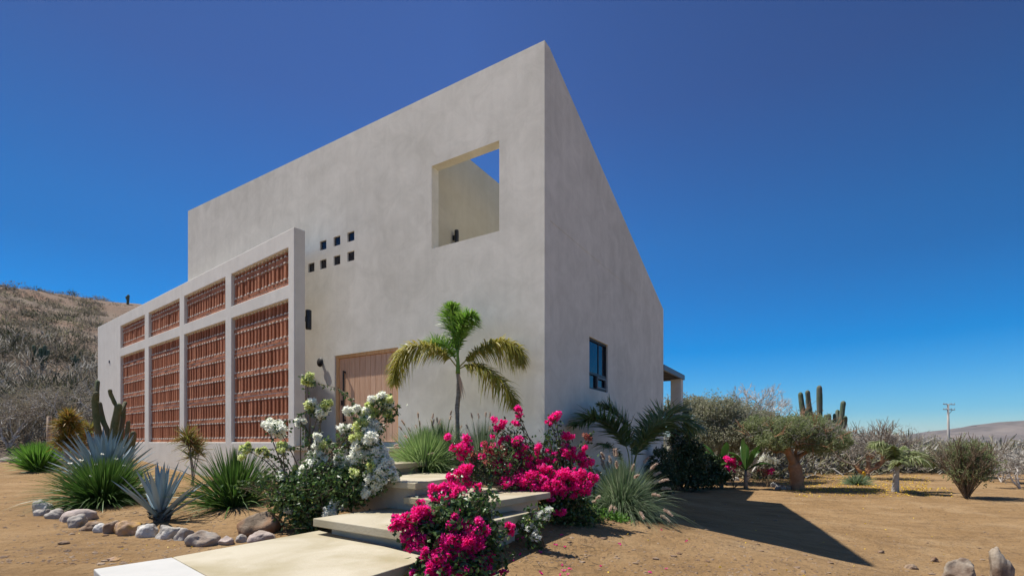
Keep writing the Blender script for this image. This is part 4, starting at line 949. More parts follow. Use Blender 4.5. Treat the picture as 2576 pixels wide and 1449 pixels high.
# fountain grasses
def fgrass(base, H, R, n, mat, label, seed, plumes, pm_='plume', lean=None, pl=.16, segs=5, droop=.55, up=.5, wd=.010, pz=(.9, 1.25), spread=1., pw=.03, group='fountain grasses'):
    t = clump('fountain_grass', base, H*1.2, R*1.3, n, M[mat], label, 'grass plant', seed, wd, droop+.35, up, 6, group, .10, lean)
    rng = np.random.default_rng(seed+1); mb = MB(); q = MB()
    for i in range(plumes):
        a = rng.random()*2*pi; el = radians(rng.uniform(22 if up > .55 else 40, 85)); d = np.array([cos(a)*cos(el)*spread, sin(a)*cos(el)*spread, sin(el)]); Ln = (H*sin(el)+R*cos(el))*rng.uniform(*pz)
        P = np.array([np.array(base)+d*Ln*k-np.array([0, 0, 1])*Ln*.38*cos(el)*k*k for k in np.linspace(0, 1, 8)]); tube(mb, P, .0035, 4, cap=False)
        T = norm(P[-1]-P[-2]); m = 110; k = rng.random(m); C = P[-1]-T*.02+T*(k*pl)[:, None]-np.array([0, 0, 1])*(pl*.25*k*k)[:, None]
        D = norm(T*1.3+rdir(rng, m)*.9); kites(q, C, D, (.02+pw*.5)*rng.uniform(.7, 1.2, m)*(1.2-k*.5), pw*.4, 0, rng)
    mb.build('stalks', M[mat], t); q.build('plume', M[pm_], t)
    return t
b_ = gp(1562, 9.4); fgrass(b_, .95, .72, 4200, 'fount_grey', 'big arching fountain grass with pale pink plumes beside the shaded side wall', 60, 40, pl=.20, pw=.06, wd=.009, droop=.75, pz=(.85, 1.15), up=.62)
b_ = gp(1068, 9.3); fgrass(b_, .75, .62, 3600, 'fount_green', 'bright green fountain grass right of the top landing', 62, 16, wd=.010, pl=.14, droop=.4, pz=(1.1, 1.5), up=.45)
b_ = gp(1110, 9.9); fgrass(b_, .85, .55, 1400, 'fount_green', 'green fountain grass behind the palm trunk foot', 66, 12, wd=.010, pl=.14, droop=.4, pz=(1.0, 1.4), up=.4)
b_ = gp(1215, 9.6); fgrass(b_, .95, .65, 1800, 'fount_grey', 'grey green fountain grass right of the palm trunk, behind the pink bougainvillea', 64, 14, wd=.010, pl=.14, droop=.4, pz=(.9, 1.3), up=.42)
b_ = gp(1355, 9.1); fgrass(b_, .75, .5, 900, 'fount_grey', 'grey fountain grass at the foot of the house corner, behind pink flowers', 68, 5, wd=.010, pl=.14, droop=.4, pz=(.9, 1.2), up=.42)

# dark date palm beside the side wall
Z = 11.2; b_ = gp(1588, Z); rng = np.random.default_rng(70)
palm = thing('palm_tree', b_, 'dark feather leaved young palm spreading beside the shaded side wall', 'palm tree')
mb = MB(); tube(mb, catmull([b_-[0, 0, .05], b_+[0, 0, .3], b_+[0, 0, .55]], 6), [.13, .13, .12, .11, .09, .06], 12); mb.build('trunk', M['palm_trunk'], palm)
def pf2(P, ll, n, mname='palm_dark', **k):
    r_, l_ = MB(), MB(); frond(r_, l_, [Wp(x, y, Z+dz) for x, y, dz in P], ll, n, rng, start=.28, **k); f = r_.build('frond', M[mname], palm); ORIG[f.name] = ORIG[palm.name]; l_.build('leaflets', M[mname], f)
pf2([(1586,1205,0),(1578,1130,-.1),(1545,1080,-.3),(1495,1053,-.5),(1440,1070,-.7)], 0.75, 130, hang=.16, plume=.25, wd=.046)
pf2([(1588,1205,0),(1589,1135,.1),(1575,1080,.15),(1545,1040,.2),(1508,1018,.2)], 0.69, 130, hang=.1, plume=.25, wd=.030, ang=.7)
pf2([(1592,1205,0),(1602,1140,-.1),(1640,1082,-.2),(1700,1052,-.3),(1768,1078,-.4)], 0.93, 140, hang=.3, plume=.28, wd=.036)
pf2([(1592,1205,0),(1605,1130,.2),(1635,1075,.4),(1675,1040,.6),(1720,1025,.8)], 0.83, 130, hang=.15, plume=.28, wd=.034)
pf2([(1590,1205,0),(1598,1150,.3),(1620,1105,.7),(1648,1075,1.0),(1672,1062,1.3)], 0.72, 100, hang=.2, plume=.25, wd=.046)
pf2([(1588,1205,0),(1560,1150,-.3),(1530,1120,-.6),(1505,1115,-.8)], .36, 60, hang=.5, plume=.2, wd=.024)

# small sunlit palm in the distance
b_ = hit(2252, 1237); Z = b_[1]; rng = np.random.default_rng(75)
palm = thing('palm_tree', b_, 'small pale trunked palm standing alone on the sand at the right', 'palm tree')
mb = MB(); tube(mb, catmull([b_-[0, 0, .05], Wp(2254, 1205, Z), Wp(2257, 1170, Z)], 10), np.linspace(.14, .08, 10), 10); mb.build('trunk', M['bark_white'], palm)
for P, ll in (([(2257,1175,0),(2250,1150,0),(2235,1125,0),(2210,1112,0),(2192,1122,0)], .42), ([(2257,1175,0),(2240,1145,.3),(2225,1122,.5),(2205,1120,.8)], .38), ([(2258,1175,0),(2268,1148,0),(2300,1138,0),(2335,1150,0),(2352,1170,0)], .42),
              ([(2258,1172,0),(2275,1155,-.4),(2310,1152,-.8),(2342,1165,-1)], .38), ([(2257,1172,0),(2262,1140,0),(2275,1122,0)], .3), ([(2257,1175,0),(2252,1145,-.4),(2246,1122,-.7)], .34), ([(2257,1175,0),(2262,1160,-.6),(2262,1160,-1.2)], .3)):
    r_, l_ = MB(), MB(); frond(r_, l_, [Wp(x, y, Z+dz) for x, y, dz in P], ll*1.5, 80, rng, hang=.6, plume=.25, wd=.055, rr=.02); f = r_.build('frond', M['palm_new'], palm); ORIG[f.name] = ORIG[palm.name]; l_.build('leaflets', M['mesq_green'], f)

# ------------------------------------------------------------------ bougainvilleas
def boug(base, clusters, foliage, whips, fl, lf, label, seed, tint2=None, bract=.042, group='bougainvilleas', dens=1., grow_r=1.):
    """clusters (x,y,r px,Z,n[,kind]); foliage (x,y,rx,ry,Z,n); whips [[(x,y,Z)...]]"""
    rng = np.random.default_rng(seed); t = thing('bougainvillea', base, label, 'bush', group); st, le, lg, bl, b2 = MB(), MB(), MB(), MB(), MB()
    base = np.array(base)
    ends = [(Wp(c[0], c[1], c[3]), 0) for c in clusters]
    for c, _ in ends:
        mid = base*.5+c*.5+np.array([rng.normal(0, .08), rng.normal(0, .08), .12+rng.uniform(0, .15)]); P = catmull([base+rng.normal(0, .04, 3)*[1, 1, 0], mid, c], 10); tube(st, P, np.linspace(.016, .005, 10), 5, cap=False)
        k = 26 if c[2] < -.35 else 9; i = rng.integers(3, 10, k); Q = P[i]+rng.normal(0, .045, (k, 3)); kites(le, Q, rdir(rng, k), .062*rng.uniform(.6, 1.2, k), .042, 0, rng)
    for c in clusters:
        x, y, r, Z, n = c[:5]; n = int(n*dens); r = r*grow_r; kd = c[5] if len(c) > 5 else 0; R_ = r/F*Z; o = Wp(x, y, Z)
        ns = 2+int(r/4); sc = o+rng.normal(0, .52, (ns, 3))*R_*np.array([1.15, .8, .95]); w_ = rng.integers(0, ns, n)
        sr = R_*rng.uniform(.28, .6, ns)[w_]; ctr = sc[w_]+rdir(rng, n)*(sr*rng.random(n)**.4)[:, None]
        ax = norm((ctr-sc[w_])/sr[:, None]+rng.normal(0, .55, (n, 3))+[0, 0, .25])
        s_ = norm(np.cross(ax, rng.normal(size=(n, 3)))); u_ = np.cross(ax, s_)
        for a in (0, 2.094, 4.189):
            D = norm(ax*.75+s_*cos(a)+u_*sin(a)); tgt = bl if kd == 0 else b2
            kites(tgt, ctr, D, bract*rng.uniform(.75, 1.2, n), bract*.8*rng.uniform(.8, 1.2, n), 0, rng, .18)
        k = max(4, n//9); kites(le, inball(rng, k, o-[0, 0, R_*.3], R_*1.15, .5), rdir(rng, k), .06, .04, 0, rng)
    for (x, y, rx, ry, Z, n) in foliage:
        R_ = np.array([rx, max(rx, ry)*.8, ry])/F*Z; o = Wp(x, y, Z); k = max(3, n//(11 if y > 1225 else 16)); cc = inball(rng, k, o, R_, .35)
        for c in cc: 
            tube(st, catmull([c, c*.7+base*.3+[0, 0, .05], c*.4+base*.6], 5), .004, 4, cap=False)
        Q = np.repeat(cc, 9, 0)+rng.normal(0, .06, (k*9, 3)); m = len(Q); D = norm(rdir(rng, m)+[0, 0, .2]); sel = rng.random(m) < .35
        kites(lg, Q[sel], D[sel], .066*rng.uniform(.6, 1.2, sel.sum()), .044, 0, rng, .15); kites(le, Q[~sel], D[~sel], .066*rng.uniform(.6, 1.2, (~sel).sum()), .044, 0, rng, .15)
        q = max(3, n//30); A = inball(rng, q, o, R_); prisms(st, A, A+rdir(rng, q)*.18, .004, .003, 0, 4)
    for wv in whips:
        P = catmull([Wp(*p) for p in wv], 24); tube(st, P, np.linspace(.008, .003, 24), 5, cap=False); k = 46; i = rng.integers(2, 24, k)
        kites(le, P[i]+rng.normal(0, .012, (k, 3)), norm(rng.normal(0, .5, (k, 3))+[0, 0, -.9]), .07*rng.uniform(.6, 1.1, k), .034, 0, rng)
    st.build('stems', M['stem'], t); le.build('foliage', M[lf], t); lg.build('young_foliage', M['boug_leaf_light'], t); 
    if bl.n: bl.build('blossoms', M[fl], t)
    if b2.n: b2.build('pale_blossoms', M[tint2], t)
    return t
b_ = gp(765, 7.45)
W = lambda x: 7.55-(x-700)/300*.75
wc = [(773,953,15,7.5,150,1),(782,1020,13,7.4,90,1),(803,1032,17,7.4,170,0),(818,1018,12,7.4,70,1),(700,1075,22,7.5,220,0),(670,1067,12,7.55,80,0),(756,1063,7,7.4,40,0),
 (902,1036,18,7.0,200,0),(960,1016,18,7.0,150,0),(972,1000,16,7.0,120,1),(945,1032,14,7.0,90,1),(920,1060,20,6.95,150,1),(935,1075,22,6.95,220,0),(870,1080,12,7.1,70,0),(882,1078,10,7.1,60,0),
 (930,1105,24,6.9,260,0),(925,1105,16,6.85,90,1),(940,1130,24,6.9,260,0),(920,1150,26,6.9,280,0),(950,1160,24,6.85,260,0),(965,1185,24,6.8,240,0),(990,1190,16,6.8,120,0),(945,1195,22,6.8,200,0),(935,1180,20,6.8,120,1),(955,1215,18,6.8,160,0),
 (800,1145,18,7.2,150,0),(820,1165,20,7.15,170,0),(795,1170,18,7.2,150,0),(765,1190,20,7.3,180,0),(740,1195,16,7.35,110,1),(712,1200,12,7.4,80,0),(775,1175,18,7.25,150,0),(840,1185,16,7.1,120,0),(860,1150,16,7.05,110,0),(870,1170,14,7.05,90,0),(890,1155,14,7.0,90,0),
 (800,1110,12,7.2,80,0),(815,1120,10,7.2,50,1),(805,1045,8,7.4,40,0),(838,1280,20,6.75,170,0),(830,1295,12,6.7,80,0),(620,1130,12,7.7,70,1),(660,1138,10,7.6,40,1),(712,1125,12,7.4,60,1),(710,1135,9,7.4,40,0),(700,1240,8,7.3,30,0),(795,1255,9,7.0,30,1),(730,1285,9,7.1,25,0),(925,1235,14,6.8,70,0),(975,1040,12,7.0,60,1)]
wf_ = [(770,1245,70,45,7.2,1500),(850,1230,70,45,7.0,1500),(730,1270,45,40,7.3,800),(790,1290,50,30,7.1,800),(900,1220,50,40,6.9,900),(700,1210,45,24,7.4,450),(830,1190,62,32,7.1,800),(930,1180,40,40,6.95,500),(850,1125,40,20,7.1,220),(940,1080,20,30,7.0,200),(968,1028,22,16,7.0,90),(770,1115,24,16,7.3,90),(640,1225,45,16,7.6,250),(780,1320,50,20,7.05,600),(880,1260,40,20,6.85,350)]
ww = [[(900,1040,7.0),(880,1000,7.1),(850,978,7.3),(815,968,7.4),(778,958,7.5)], [(780,1110,7.3),(770,1075,7.4),(735,1055,7.45),(700,1072,7.5),(675,1068,7.55)], [(760,1120,7.35),(700,1130,7.45),(650,1128,7.6),(612,1128,7.7)],
      [(770,1080,7.35),(750,1050,7.4),(770,1035,7.4),(800,1032,7.4)], [(740,1200,7.4),(715,1165,7.45),(690,1145,7.5),(668,1135,7.6)], [(960,1060,7.0),(990,1050,7.0),(1000,1015,7.0)], [(740,1240,7.35),(690,1225,7.5),(640,1222,7.6)]]
boug(b_, wc, wf_, ww, 'white', 'boug_leaf_mid', 'large white flowering bougainvillea left of the concrete steps', 80, 'lime', dens=1.9, grow_r=1.05, bract=.044)
b_ = gp(1420, 8.15)
mc = [(1155,1118,22,7.5,260),(1150,1135,18,7.5,170),(1157,1187,22,7.3,280),(1172,1200,16,7.3,140),(1108,1240,12,6.4,90),(1290,1190,26,7.7,320),(1255,1175,20,7.7,180),(1262,1100,12,7.9,70),(1250,1072,14,7.9,90),(1270,1070,9,7.9,50),(1305,1040,12,8,80),(1297,1062,9,8,40),(1392,1048,14,8,90),(1384,1052,9,8,50),(1400,1052,9,8,40),
 (1235,1122,14,7.8,90),(1300,1110,16,7.8,130),(1315,1125,14,7.8,110),(1302,1145,16,7.8,130),(1430,1098,14,8,100),(1420,1140,18,7.95,170),(1432,1130,14,7.95,110),(1462,1145,16,7.95,160),(1470,1160,13,7.95,100),(1480,1098,8,8.1,30,1),(1350,1130,12,7.8,60),
 (1330,1205,24,7.6,300),(1355,1215,26,7.55,320),(1385,1205,26,7.6,320),(1372,1190,22,7.65,240),(1420,1205,26,7.6,320),(1450,1205,22,7.7,240),(1472,1215,20,7.7,220),(1485,1200,14,7.75,120),(1340,1225,18,7.5,170),(1310,1215,18,7.6,170),(1410,1225,20,7.5,190),(1440,1240,14,7.5,110),(1465,1230,14,7.6,110),
 (1275,1215,14,7.5,110),(1210,1145,10,7.7,50),(1240,1155,12,7.7,60,1),(1215,1165,12,7.6,60,1),(1190,1150,12,7.6,60,1),(1270,1140,14,7.8,90,1),(1225,1125,10,7.7,50,1),(1260,1205,14,7.6,70,1),(1185,1210,10,7.3,50),(1385,1160,12,7.9,60),(1330,1165,14,7.8,90),(1408,1290,10,7.4,50),(1200,1225,10,7.1,60),(1495,1205,8,7.8,40),(1390,1140,9,7.9,30)]
mf = [(1240,1165,60,35,7.7,900),(1310,1150,55,40,7.9,700),(1380,1165,50,40,8,600),(1430,1250,50,30,7.75,800),(1420,1300,55,35,7.75,1100),(1450,1320,40,25,7.8,600),(1200,1190,40,25,7.5,400),(1280,1100,40,30,8,260),(1400,1110,40,30,8,200),(1370,1250,60,25,7.9,700),(1385,1300,30,40,7.9,500),(1455,1180,40,30,8,300)]
mw = [[(1340,1160,7.9),(1320,1100,8),(1308,1050,8)], [(1300,1130,7.9),(1270,1090,7.9),(1245,1072,7.9)], [(1360,1150,8),(1375,1100,8),(1385,1060,8)], [(1400,1180,8),(1440,1130,8),(1480,1110,8.1),(1490,1085,8.1)], [(1340,1130,8),(1380,1110,8),(1430,1105,8)], [(1430,1180,8),(1440,1150,8),(1430,1110,8)]]
boug(b_, mc, mf, mw, 'magenta', 'boug_leaf', 'wide magenta bougainvillea growing behind the third concrete step at the house corner', 82, 'faded', dens=1.0, grow_r=1.08)
b_ = gp(1150, 4.95)
fc = [(1050,1298,16,4.7,130),(1020,1310,18,4.65,150),(1000,1318,12,4.6,80),(1035,1322,14,4.65,90),(1075,1292,14,4.75,110),(1062,1308,12,4.75,80),(1105,1245,20,5.2,180),(1130,1235,18,5.3,170),(1150,1250,18,5.2,170),(1122,1262,12,5.2,70),(1035,1362,18,4.6,160),(1022,1352,10,4.6,50),(1048,1350,10,4.6,50),
 (1145,1310,16,4.7,130),(1150,1322,14,4.7,120),(1180,1340,24,4.7,290),(1195,1355,22,4.7,260),(1175,1360,20,4.65,200),(1205,1335,16,4.75,130),(1125,1365,22,4.6,240),(1140,1385,20,4.6,190),(1105,1395,16,4.55,130),(1160,1395,18,4.6,150),(1190,1385,14,4.65,90),(1075,1395,12,4.5,90),(1100,1412,14,4.5,110),(1085,1425,14,4.45,110),(1130,1430,16,4.5,120),(1215,1415,14,4.7,110),(1230,1410,12,4.75,90),(1205,1430,14,4.65,100),(1180,1425,12,4.6,70),(1160,1440,14,4.5,80),(1075,1445,12,4.4,70),(1110,1448,16,4.45,90),
 (1100,1285,8,4.9,30),(1160,1285,7,4.9,26),(1135,1275,6,4.9,20),(1228,1385,8,4.8,30),(1282,1332,10,5.3,60),(1185,1320,8,4.8,30),(1055,1268,7,5,22),(1120,1285,5,4.9,14),(1035,1445,6,4.5,15),(1240,1440,9,4.7,40)]
ff = [(1130,1300,60,35,4.85,700),(1180,1290,50,35,4.95,500),(1110,1350,50,30,4.75,600),(1200,1390,50,40,4.8,700),(1140,1420,60,30,4.65,700),(1240,1410,24,20,4.85,220),(1090,1440,40,15,4.55,250),(1160,1335,50,20,4.8,400),(1210,1270,40,22,5.1,260),(1230,1345,26,30,4.95,260),(1070,1330,28,16,4.75,130),(1180,1445,60,15,4.6,350)]
fw = [[(1180,1340,4.9),(1220,1330,5),(1255,1345,5.1),(1280,1332,5.3)], [(1180,1300,5),(1210,1260,5.1),(1225,1240,5.2)], [(1120,1300,4.9),(1090,1290,4.9),(1055,1268,5)]]
boug(b_, fc, ff, fw, 'magenta', 'boug_leaf', 'nearest magenta bougainvillea spilling over the right ends of the two lowest slabs', 84, bract=.040, dens=1.05, grow_r=1.12)
b_ = gp(1345, 6.5)
boug(b_, [(1350,1298,8,6.4,26),(1370,1288,7,6.4,22),(1335,1325,8,6.35,30),(1350,1335,9,6.35,34),(1376,1300,7,6.35,20),(1342,1352,8,6.35,24),(1376,1282,5,6.4,14),(1330,1312,5,6.4,15,1),(1350,1350,8,6.3,25)], [(1335,1370,14,10,6.4,27),(1345,1340,18,12,6.4,20)],
     [[(1378,1400,6.5),(1345,1370,6.45),(1310,1325,6.4),(1290,1300,6.4)], [(1375,1395,6.5),(1352,1340,6.4),(1340,1290,6.4),(1325,1270,6.4)]], 'white', 'boug_leaf_light', 'small twiggy white flowering bougainvillea against the rendered step support', 86, 'lime')
b_ = gp(1468, 8.2)
boug(b_, [(1470,1275,12,8.2,30,1),(1485,1285,12,8.2,30,1),(1455,1268,9,8.2,20,1)], [(1470,1290,32,22,8.2,420),(1490,1310,26,16,8.15,260)], [], 'lime', 'boug_leaf_light', 'low yellow green bush at the right end of the magenta bougainvillea', 88, 'lime', group=None)
# ground cover along the edge of the shade
rng = np.random.default_rng(90); mb = MB()
for (x, y, rx, n) in ((1500,1288,18,420),(1530,1300,22,520),(1555,1308,16,260),(1480,1300,14,200)):
    g = hit(x, y); Q = g+rng.normal(0, 1, (n, 3))*[rx/F*g[1]*.8, .14, .03]; Q[:, 2] = gz(Q[:, 0], Q[:, 1])+np.abs(rng.normal(0, .05, n)); kites(mb, Q, rdir(rng, n, -.1), .05, .035, 0, rng)
kind(mb.build('ground_cover', M['bright_blade']), 'stuff', 'low bright green ground cover left of the big fountain grass', 'ground cover')

# ------------------------------------------------------------------ shaded garden behind the house corner
def shrub(name, label, Z, base_x, blobs, mat, seed, lw=.06, per=10, stem='stem', cat='shrub', ll=None):
    rng = np.random.default_rng(seed); b_ = gp(base_x, Z); t = thing(name, b_, label, cat); segs, tips = [], []
    for (x, y, rx, ry, n, dz) in blobs:
        for k in range(2): c = Wp(x, y, Z+dz); P = catmull([b_, (b_+c)/2+rng.normal(0, .1, 3), c], 6); segs += [(P[i], P[i+1], .02, .015) for i in range(5)]
    mb = MB(); addsegs(mb, segs); mb.build('stems', M[stem], t); mb = MB(); crown(mb, rng, pxblobs(blobs, Z), per, lw, ll=ll); mb.build('foliage', M[mat], t); return t
shrub('dark_shrub', 'dark leafy shrub in deep shade at the rear end of the side wall', 16.2, 1660, [(1665,1160,26,34,120,0),(1650,1195,24,30,120,-.3),(1680,1200,24,34,130,0),(1662,1230,30,22,120,-.3)], 'dark_leaf', 101, .05)
shrub('dark_shrub', 'tall dark shrub under the canopy post behind the house', 20.5, 1715, [(1715,1110,30,40,150,0),(1740,1150,32,40,170,0),(1700,1180,32,40,170,-.5),(1745,1200,34,24,150,-.4),(1712,1060,20,34,90,.8)], 'dark_leaf', 102, .08)
shrub('dark_shrub', 'dark glossy shrub between the canopy and the banana plants', 21.5, 1790, [(1785,1170,30,26,130,0),(1800,1195,34,20,130,-.3),(1775,1205,26,16,90,-.5)], 'dark_leaf', 103, .09)
def banana(x, Z, leaves, label, seed):
    rng = np.random.default_rng(seed); b_ = gp(x, Z); t = thing('banana_plant', b_, label, 'banana plant', 'banana plants'); mb = MB(); top = b_+[0, 0, .8]; tube(mb, [b_, b_+[0, 0, .4], top], [.09, .08, .05], 10); mb.build('stem', M['bark_grey'], t)
    for (dx, dy, h, L_, w_) in leaves:
        mb = MB(); e = b_+np.array([dx, dy, h]); mid = (top+e)/2+[0, 0, .25*L_]; C = catmull([top, mid, e], 14); T = norm(np.gradient(C, axis=0)); s_ = norm(np.cross(T, [0, 0, 1.])); u = np.cross(s_, T)
        wv = w_*np.sin(np.clip(np.linspace(-.05, 1, 14), 0.02, 1)*pi)**.6; V = []
        for i in range(14): V += [C[i]-s_[i]*wv[i]-u[i]*wv[i]*.25, C[i]+u[i]*.02, C[i]+s_[i]*wv[i]-u[i]*wv[i]*.25]
        q = []
        for i in range(13): q += [[3*i, 3*i+1, 3*i+4, 3*i+3], [3*i+1, 3*i+2, 3*i+5, 3*i+4]]
        mb.add(np.array(V), q, 0, True); mb.build('leaf', M['banana'], t)
banana(1876, 21.0, [(-.1,0,2.2,1,.22),(.7,.1,1.7,1,.2),(-.8,-.1,1.6,1,.2),(1.2,-.2,1.0,1,.2),(-1.2,.2,1.0,1,.2),(.3,-.6,1.9,1,.2),(.2,.6,2.0,1,.18)], 'banana plant with broad upright leaves beside pink blossom, at the end of the dark bed', 1)
banana(1815, 21.5, [(-.9,0,1.6,1,.22),(.8,-.1,1.4,1,.2),(.1,-.3,2.0,1,.2),(-.6,.5,1.9,1,.2),(.9,.4,.8,1,.18)], 'banana plant with low spreading leaves left of the pink blossom', 2)
b_ = gp(1845, 21.2)
boug(b_, [(1835,1158,14,21,150),(1848,1165,12,21,110),(1835,1176,12,21,70),(1925,1188,12,21,60,1),(1938,1186,9,21,40)], [(1850,1180,25,14,21.2,120),(1935,1200,32,14,21,260),(1905,1205,20,10,21,120)], [], 'magenta', 'boug_leaf', 'small pink bougainvillea between the two banana plants', 105, 'faded', bract=.07, group=None)
shrub('white_flowering_shrub', 'small shrub with pale white blossoms right of the banana plants', 21.8, 1930, [(1925,1155,16,9,26,0),(1945,1160,12,8,18,0)], 'white', 106, .06)

# ------------------------------------------------------------------ posts and pole
def post(b_, h, r, label, m='post', lean=0, group='fence posts'):
    t = MB(); b_ = np.array(b_); tube(t, [b_-[0, 0, .2], b_+[lean*.5, 0, h*.5], b_+[lean, 0, h]], [r, r*.95, r*.85], 8); return tag(t.build('fence_post', M[m], loc=b_), label, 'post', group)
post(gp(124, 22), 1.95, .10, 'pale wooden fence post behind the far green clump')
post(hit(2088, 1174), 1.5, .10, 'grey fence post in the gap right of the twisted orange trunk', 'grey_post')
post(hit(2148, 1176), 2.1, .09, 'slender pale fence post left of the ribboned tree', 'grey_post')
Zp = 38; b_ = gp(2386, Zp)
t = thing('utility_pole', b_, 'tall grey utility pole with two short crossarms in front of the far hills', 'utility pole')
mb = MB(); tube(mb, [b_-[0, 0, .3], Wp(2386, 1110, Zp), Wp(2385, 1016, Zp)], [.11, .09, .065], 10); mb.build('pole', M['grey_post'], t)
mb = MB()
for y in (1017, 1030): prisms(mb, [Wp(2373, y-.5, Zp)], [Wp(2402, y+.5, Zp)], .032, .032)
prisms(mb, [Wp(2386, 1042, Zp)], [Wp(2396, 1031, Zp)], .02, .02); mb.build('crossarm', M['grey_post'], t)
mb = MB()
for x in (2374, 2380, 2393, 2401):
    for y in (1015, 1028): tube(mb, [Wp(x, y+1, Zp), Wp(x, y-1.2, Zp)], [.02, .028], 6)
mb.build('insulators', M['grey_post'], t)

# ------------------------------------------------------------------ dry brush
def drytree_proto(seed, h):
    rng = np.random.default_rng(seed); segs, tips = [], []
    for k in range(rng.integers(3, 6)): grow(segs, tips, np.zeros(3), norm(np.array([rng.normal(0, .6), rng.normal(0, .6), 1])), h*.42, h*.025, 3, rng, wig=.35, spread=.6, shrink=.68)
    P = np.array([t_[0] for t_ in tips]); return segs, P
def drytree(b_, h, seed, label, bark='bark_grey', leaf='dry_twig', per=10, lw=.03, group='dry trees along the edge of the garden'):
    segs, P = drytree_proto(seed, h); rng = np.random.default_rng(seed+7); t = thing('dry_tree', b_, label, 'tree', group); b_ = np.array(b_)
    segs = [(s[0]+b_, s[1]+b_, s[2], s[3]) for s in segs]; mb = MB(); addsegs(mb, segs, sides=4, rmin=.012); mb.build('trunk', M[bark], t)
    k = len(P)*per; Q = np.repeat(P+b_, per, 0)+rng.normal(0, h*.07, (k, 3)); D = rdir(rng, k, -.3); mb = MB(); blades(mb, Q, D, h*.09*rng.uniform(.5, 1.3, k), .1, lw, 1, 0, rng, prof=[1, .3]); mb.build('crown', M[leaf], t)
    return t
dts = [(2168,33,2.6,'greyish dry tree behind the ribboned tree, left of the small palm','bark_white','dry_twig'),(2225,36,2.9,'pale dry tree directly behind the small palm','bark_white','dry_twig'),(2290,36,2.6,'dry grey tree just right behind the small palm','bark_grey','dry_twig'),
 (2345,34,2.2,'low dry tree left of the utility pole','bark_grey','brush_olive'),(2412,31,2.2,'olive tinted dry tree right beside the utility pole','bark_grey','brush_olive'),(2465,27,1.9,'olive brown dry tree behind the vase shaped bush','bark_grey','brush_olive'),
 (2520,24,1.8,'pale trunked dry tree right of the vase shaped bush','bark_white','dry_twig'),(2565,21,1.6,'bleached dry tree cut by the right edge of the photo','bark_white','dry_twig'),
 (1985,33,2.4,'grey dry tree seen through the gap behind the twisted orange trunk','bark_grey','brush_olive')]
for i, (x, Z, h, l, bk, lf) in enumerate(dts): drytree(gp(x, Z), h, 200+i, l, bk, lf, 14, .035)
dtl = [(20,24,2.6,'tangled dry tree at the left edge of the photo','bark_white','hill_brush'),(75,27,3.2,'tangled bare tree left of the pale fence post','bark_grey','hill_brush'),(140,26,3.0,'bare pale branched tree right of the pale fence post','bark_white','hill_brush'),
 (190,30,3.6,'greenish dry tree behind the orange strap leaved plant','bark_grey','brush_olive'),(228,28,3.4,'pale branched tree against the left end of the screen wall','bark_white','hill_brush'),(-60,22,2.6,'dry tree beyond the left edge','bark_grey','hill_brush')][:5]
for i, (x, Z, h, l, bk, lf) in enumerate(dtl):
    b_ = gp(x, Z); b_[2] = max(b_[2], float(hillz(b_[0], b_[1]))); drytree(b_, h, 230+i, l, bk, lf, 9, .03, 'bare trees at the foot of the hill')

def scrub(name, pos, hs_, mats_, seed, per=60, label=None, cat='scrub', lw=.05, wide=1.0, tl=.5):
    """a mass of low bushes: twiggy tufts, uneven sizes"""
    rng = np.random.default_rng(seed); mb = MB(); nm = len(mats_); pos = np.asarray(pos); hs_ = np.asarray(hs_)
    mi = rng.integers(0, nm, len(pos))
    for m in range(nm):
        s_ = mi == m; p = pos[s_]; h = hs_[s_]; n = len(p)
        if not n: continue
        C = np.repeat(p, per, 0); H = np.repeat(h, per)[:, None]; d = rdir(rng, n*per, 0.0); q = rng.random((n*per, 1))**.5
        P = C+d*q*H*np.array([.62*wide, .62*wide, .85]); D = norm(d+rng.normal(0, .6, d.shape)+[0, 0, .3]); blades(mb, P, D, H[:, 0]*tl*rng.uniform(.25, .7, n*per), .1, lw*np.clip(H[:, 0], .5, 2), 1, m, rng, prof=[1, .35])
        k = 5; A = np.repeat(p, k, 0); Hk = np.repeat(h, k)[:, None]; e = norm(rng.normal(size=(n*k, 3))*[.6, .6, .2]+[0, 0, 1]); prisms(mb, A, A+e*Hk*.8, .022*Hk[:, 0], .008*Hk[:, 0], m, 3)
    return kind(mb.build(name, [M[k] for k in mats_]), 'stuff', label, cat)
rng = np.random.default_rng(300)
# far thicket on the plain, right of the house
P_, H_ = [], []
for k in range(2300):
    Z = 31+rng.random()**1.8*150; x = rng.uniform(1640, 2760); X = (x-CX)/F*Z
    if Z < 40 and x < 2150: Z += 8
    P_.append([X, Z, G(X, Z)]); H_.append(rng.uniform(1.9, 2.8)*(1+.25*(rng.random() < .12))*(1.08 if x < 2290 else .80))
for k in range(90):
    Z = 27+rng.random()*6; x = rng.uniform(1840, 2150 if Z > 30 else 1990); X = (x-CX)/F*Z; P_.append([X, Z, G(X, Z)]); H_.append(rng.uniform(2.0, 2.9 if x < 2000 else 2.2))
for k in range(420):
    Z = 33+rng.random()*14; x = rng.uniform(1960, 2740); X = (x-CX)/F*Z
    if 2000 < x < 2140: Z += 9; X = (x-CX)/F*Z
    P_.append([X, Z, G(X, Z)]); H_.append(rng.uniform(1.5, 2.4)*(1.1 if x < 2290 else .85))
scrub('thicket', P_, H_, ['dry_twig', 'brush_olive', 'dry_twig', 'mesq'], 301, 62, 'grey dry thicket covering the plain beyond the garden on the right', lw=.05, wide=1.35, tl=.34)
